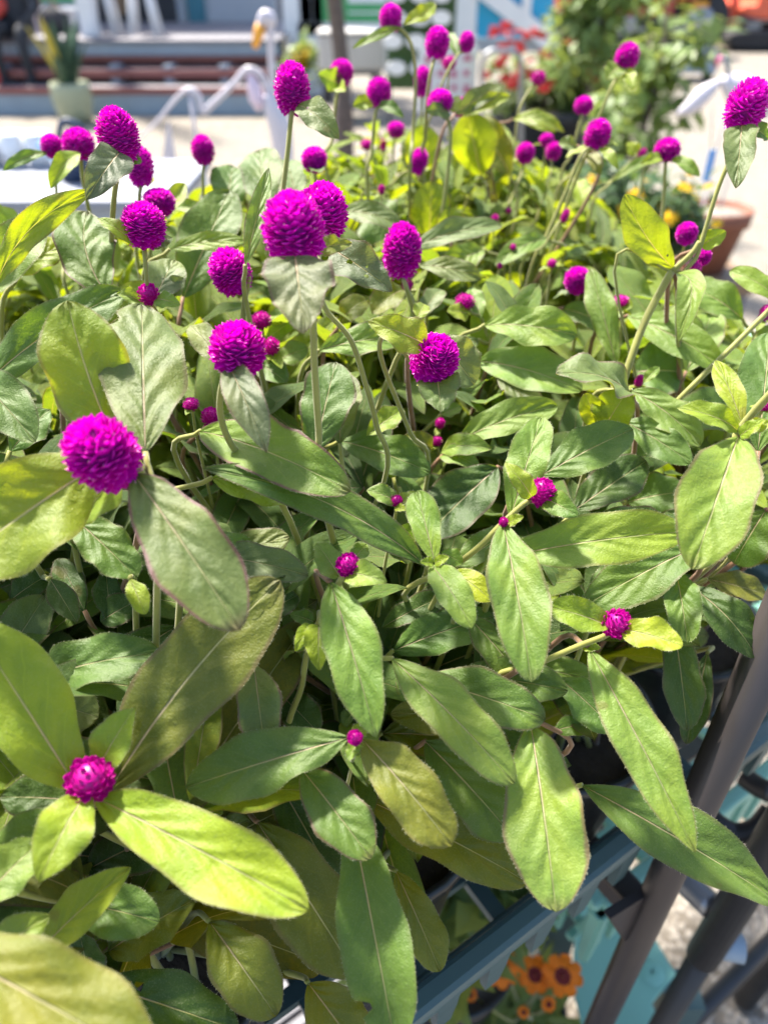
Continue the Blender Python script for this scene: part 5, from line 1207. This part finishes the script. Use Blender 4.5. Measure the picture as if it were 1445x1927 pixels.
# ---------------------------------------------------------------- fillers: the rest of each plant, under the leaves above
fq = random.Random(9); GEN = []
for i in range(16):
    kind = fq.choice('OOL'); bow = fq.uniform(.04, .16)
    g = leaf_geom(Vector((0, 0, 0)), Vector((0, 1, 0)), Vector((0, 0, 1)), fq.uniform(.24, .38), fq, kind, bow, fq.uniform(-.06, .06), fq.uniform(.4, .8), fq.uniform(.04, .13), 4, 13)
    GEN.append((leaf_mesh(g), [g[0][k] for k in range(0, len(g[0]), 7)]))
SIL = [(-400, 470), (0, 445), (110, 440), (200, 420), (330, 380), (420, 320), (500, 290), (560, 320), (640, 250), (720, 215), (800, 215), (900, 200), (960, 245), (1010, 300), (1100, 340), (1180, 430), (1290, 520), (1445, 650), (2000, 900)]
def sil(u):
    for (a, va), (b, vb) in zip(SIL, SIL[1:]):
        if a <= u <= b: return va + (vb - va) * (u - a) / (b - a)
    return 500
def blocked(pts):
    vis = False
    for p in pts:
        r = project(p)
        if r is None or r[2] < .17:
            return True
        if r[1] < sil(r[0]): return True
        k = (int(r[0] // 12), int(r[1] // 12))
        if k in DB and r[2] < DB[k] + .004: return True
        if -60 < r[0] < 1505 and -60 < r[1] < 1990: vis = True
    return False if vis else True
def keep_out(p):            # the gaps of the photograph: beside the post and over the crate corner
    r = project(p)
    if r is None: return True
    u, v = r[0], r[1]
    return (v > 1330 and u > 1060 + (1600 - v) * .12) or (v > 1600 and u > 800 - (v - 1600) * .05) or (u > 1330 and v > 1080) or (1110 < u < 1330 and v > 1270)
def filler_leaf(pl, base, dirv, L, q):
    x = dirv.cross(UP).normalized(); n = x.cross(dirv); x, n = x, n
    roll = q.uniform(-.5, .5); qx = Quaternion(dirv, roll); x = qx @ x; n = qx @ n
    mt = Matrix((x, dirv, n)).transposed(); me, sp = q.choice(GEN)
    wp = [base + mt @ (p * L) for p in sp]
    if blocked(wp) or any(keep_out(p) for p in wp[::3]): return False
    o = child('leaf', me, pl, base, None)
    o.rotation_euler = mt.to_euler(); o.scale = (L, L, L)
    r = project(base)
    far = max(0, min(1, (r[2] - .36) / .2))
    tone = q.choice('ggggdll' if far < .3 else 'llyyyyl') if r[1] < 1500 or r[0] > 900 else q.choice('godooy')  # far leaves get lighter, yellower tones: their sunlit look put into colour
    c = jit(tone, q, .18); o.color = c + [q.choice((.1, .3, .7))]
    return True
nfill = 0
for pl in plants:
    ns = 9 if pl['t'] < .3 else 13 if pl['t'] < .4 else 20
    for k in range(ns):
        a = fq.uniform(0, 6.28); lean = fq.uniform(.015, .075); ztop = -.185 + fq.uniform(-.035, .02) - (.05 if pl['t'] < .1 else 0) + (.02 if pl['t'] > .4 else 0)
        top = Vector((pl['p'].x + lean * math.cos(a), pl['p'].y + lean * math.sin(a), CAM_H + ztop)); b = pl['p'] + Vector((fq.uniform(-.018, .018), fq.uniform(-.018, .018), -.012))
        mid = b.lerp(top, .5) + Vector((-.2 * lean * math.cos(a), -.2 * lean * math.sin(a), .01))
        path = smooth_path([b, mid, top], 8); az = fq.uniform(0, 3.14); any_ = 0; hi = 0
        for nf in (.30, .46, .60, .73, .85, .95, 1.0):
            p = path[min(len(path) - 1, int(nf * (len(path) - 1)))]
            az += math.pi / 2 + fq.uniform(-.3, .3); L0 = (.080 if nf < .8 else .060 if nf < .97 else .036) * fq.uniform(.8, 1.2) * (.8 if pl['t'] > .4 else 1)
            for sgn in (0, math.pi):
                for tr in range(4):
                    aa = az + sgn + fq.uniform(-.35, .35) + tr * .7; el = fq.uniform(-.15, .75) if nf < .9 else fq.uniform(.2, 1.0)
                    if filler_leaf(pl, p, Vector((math.cos(aa) * math.cos(el), math.sin(aa) * math.cos(el), math.sin(el))).normalized(), L0, fq):
                        nfill += 1; any_ += 1; hi = max(hi, nf); break
        if any_:
            cut = path[:max(3, int(hi * (len(path) - 1)) + 1)]
            stem(cut[::2] if len(cut) > 5 else cut, .0019, pl, fq.choice(('stem', 'stem_red', 'stem')), .0012, False)
print('plants', len(plants), 'fill leaves', nfill)
# ---------------------------------------------------------------- nursery pots
pm = MB().lathe([(.003, -.094), (.040, -.094), (.0525, -.004), (.0565, -.004), (.0575, .006), (.053, .007), (.0515, -.02), (.003, -.02)], (0, 0, 0), 28).mesh('pot_body', M['pot'])
sm = MB().lathe([(.003, -.008), (.03, -.007), (.0518, -.010), (.0512, -.018)], (0, 0, 0), 22).mesh('pot_soil', M['soil'])
for pl in plants:
    o = empty('nursery_pot', pl['p'])
    for nm, me in (('body', pm), ('soil', sm)):
        c_ = bpy.data.objects.new(nm, me); C.objects.link(c_); c_.parent = o
    tag(o, 'black plastic nursery pot standing in a crate under the amaranth leaves', 'pot', 'amaranth pots in the crates')
# ---------------------------------------------------------------- labels of the plants
LABELS = {0: 'globe amaranth with the largest round magenta head between silvery and yellow green leaves',
 1: 'leafy globe amaranth without blooms under the drooping silvery leaf of the largest head',
 2: 'globe amaranth with a single magenta bud below the long curled yellow leaf',
 3: 'low leafy globe amaranth without blooms beside the curled yellow leaf',
 5: 'globe amaranth with a big head over a heart shaped silvery leaf',
 6: 'globe amaranth with several ragged heads next to the heart shaped silvery leaf',
 7: 'globe amaranth whose cone shaped head stands over a silvery leaf by the white table',
 8: 'globe amaranth with a pair of round heads side by side against the white table',
 10: 'broad leaved globe amaranth with long hanging leaves beside the brown rack post',
 11: 'globe amaranth with one large oval head above several low tiny buds',
 12: 'globe amaranth with a tall oval head in front of the long necked bird ornament',
 13: 'globe amaranth with one oval head alone below the curled wing of the bird ornament',
 15: 'globe amaranth with a head on a long bare stem before the terracotta pot',
 16: 'globe amaranth with a half hidden round head among scattered tiny buds',
 17: 'globe amaranth with four heads on thin stems in front of the white notice board',
 18: 'tall globe amaranth with many heads in front of the display rack of white plates',
 19: 'leafy globe amaranth with a single tiny bud below the slim tree trunk',
 20: 'globe amaranth with one flat topped head in front of the yellow flowered plant',
 21: 'globe amaranth with several small heads in front of the red blossom and young trees',
 22: 'globe amaranth with a pale bud on a bent stem beside the trolley handle'}
for pl in plants:
    i = pl['i']
    if i in LABELS: tag(pl['root'], LABELS[i], 'plant', 'globe amaranths in the crates')
    elif pl['s'] < .46: tag(pl['root'], 'leafy globe amaranth without blooms in the crate row facing the terrace', 'plant', 'flowerless amaranths facing the terrace')
    else: tag(pl['root'], 'leafy globe amaranth without blooms in the light teal crate', 'plant', 'flowerless amaranths in the light teal crate')
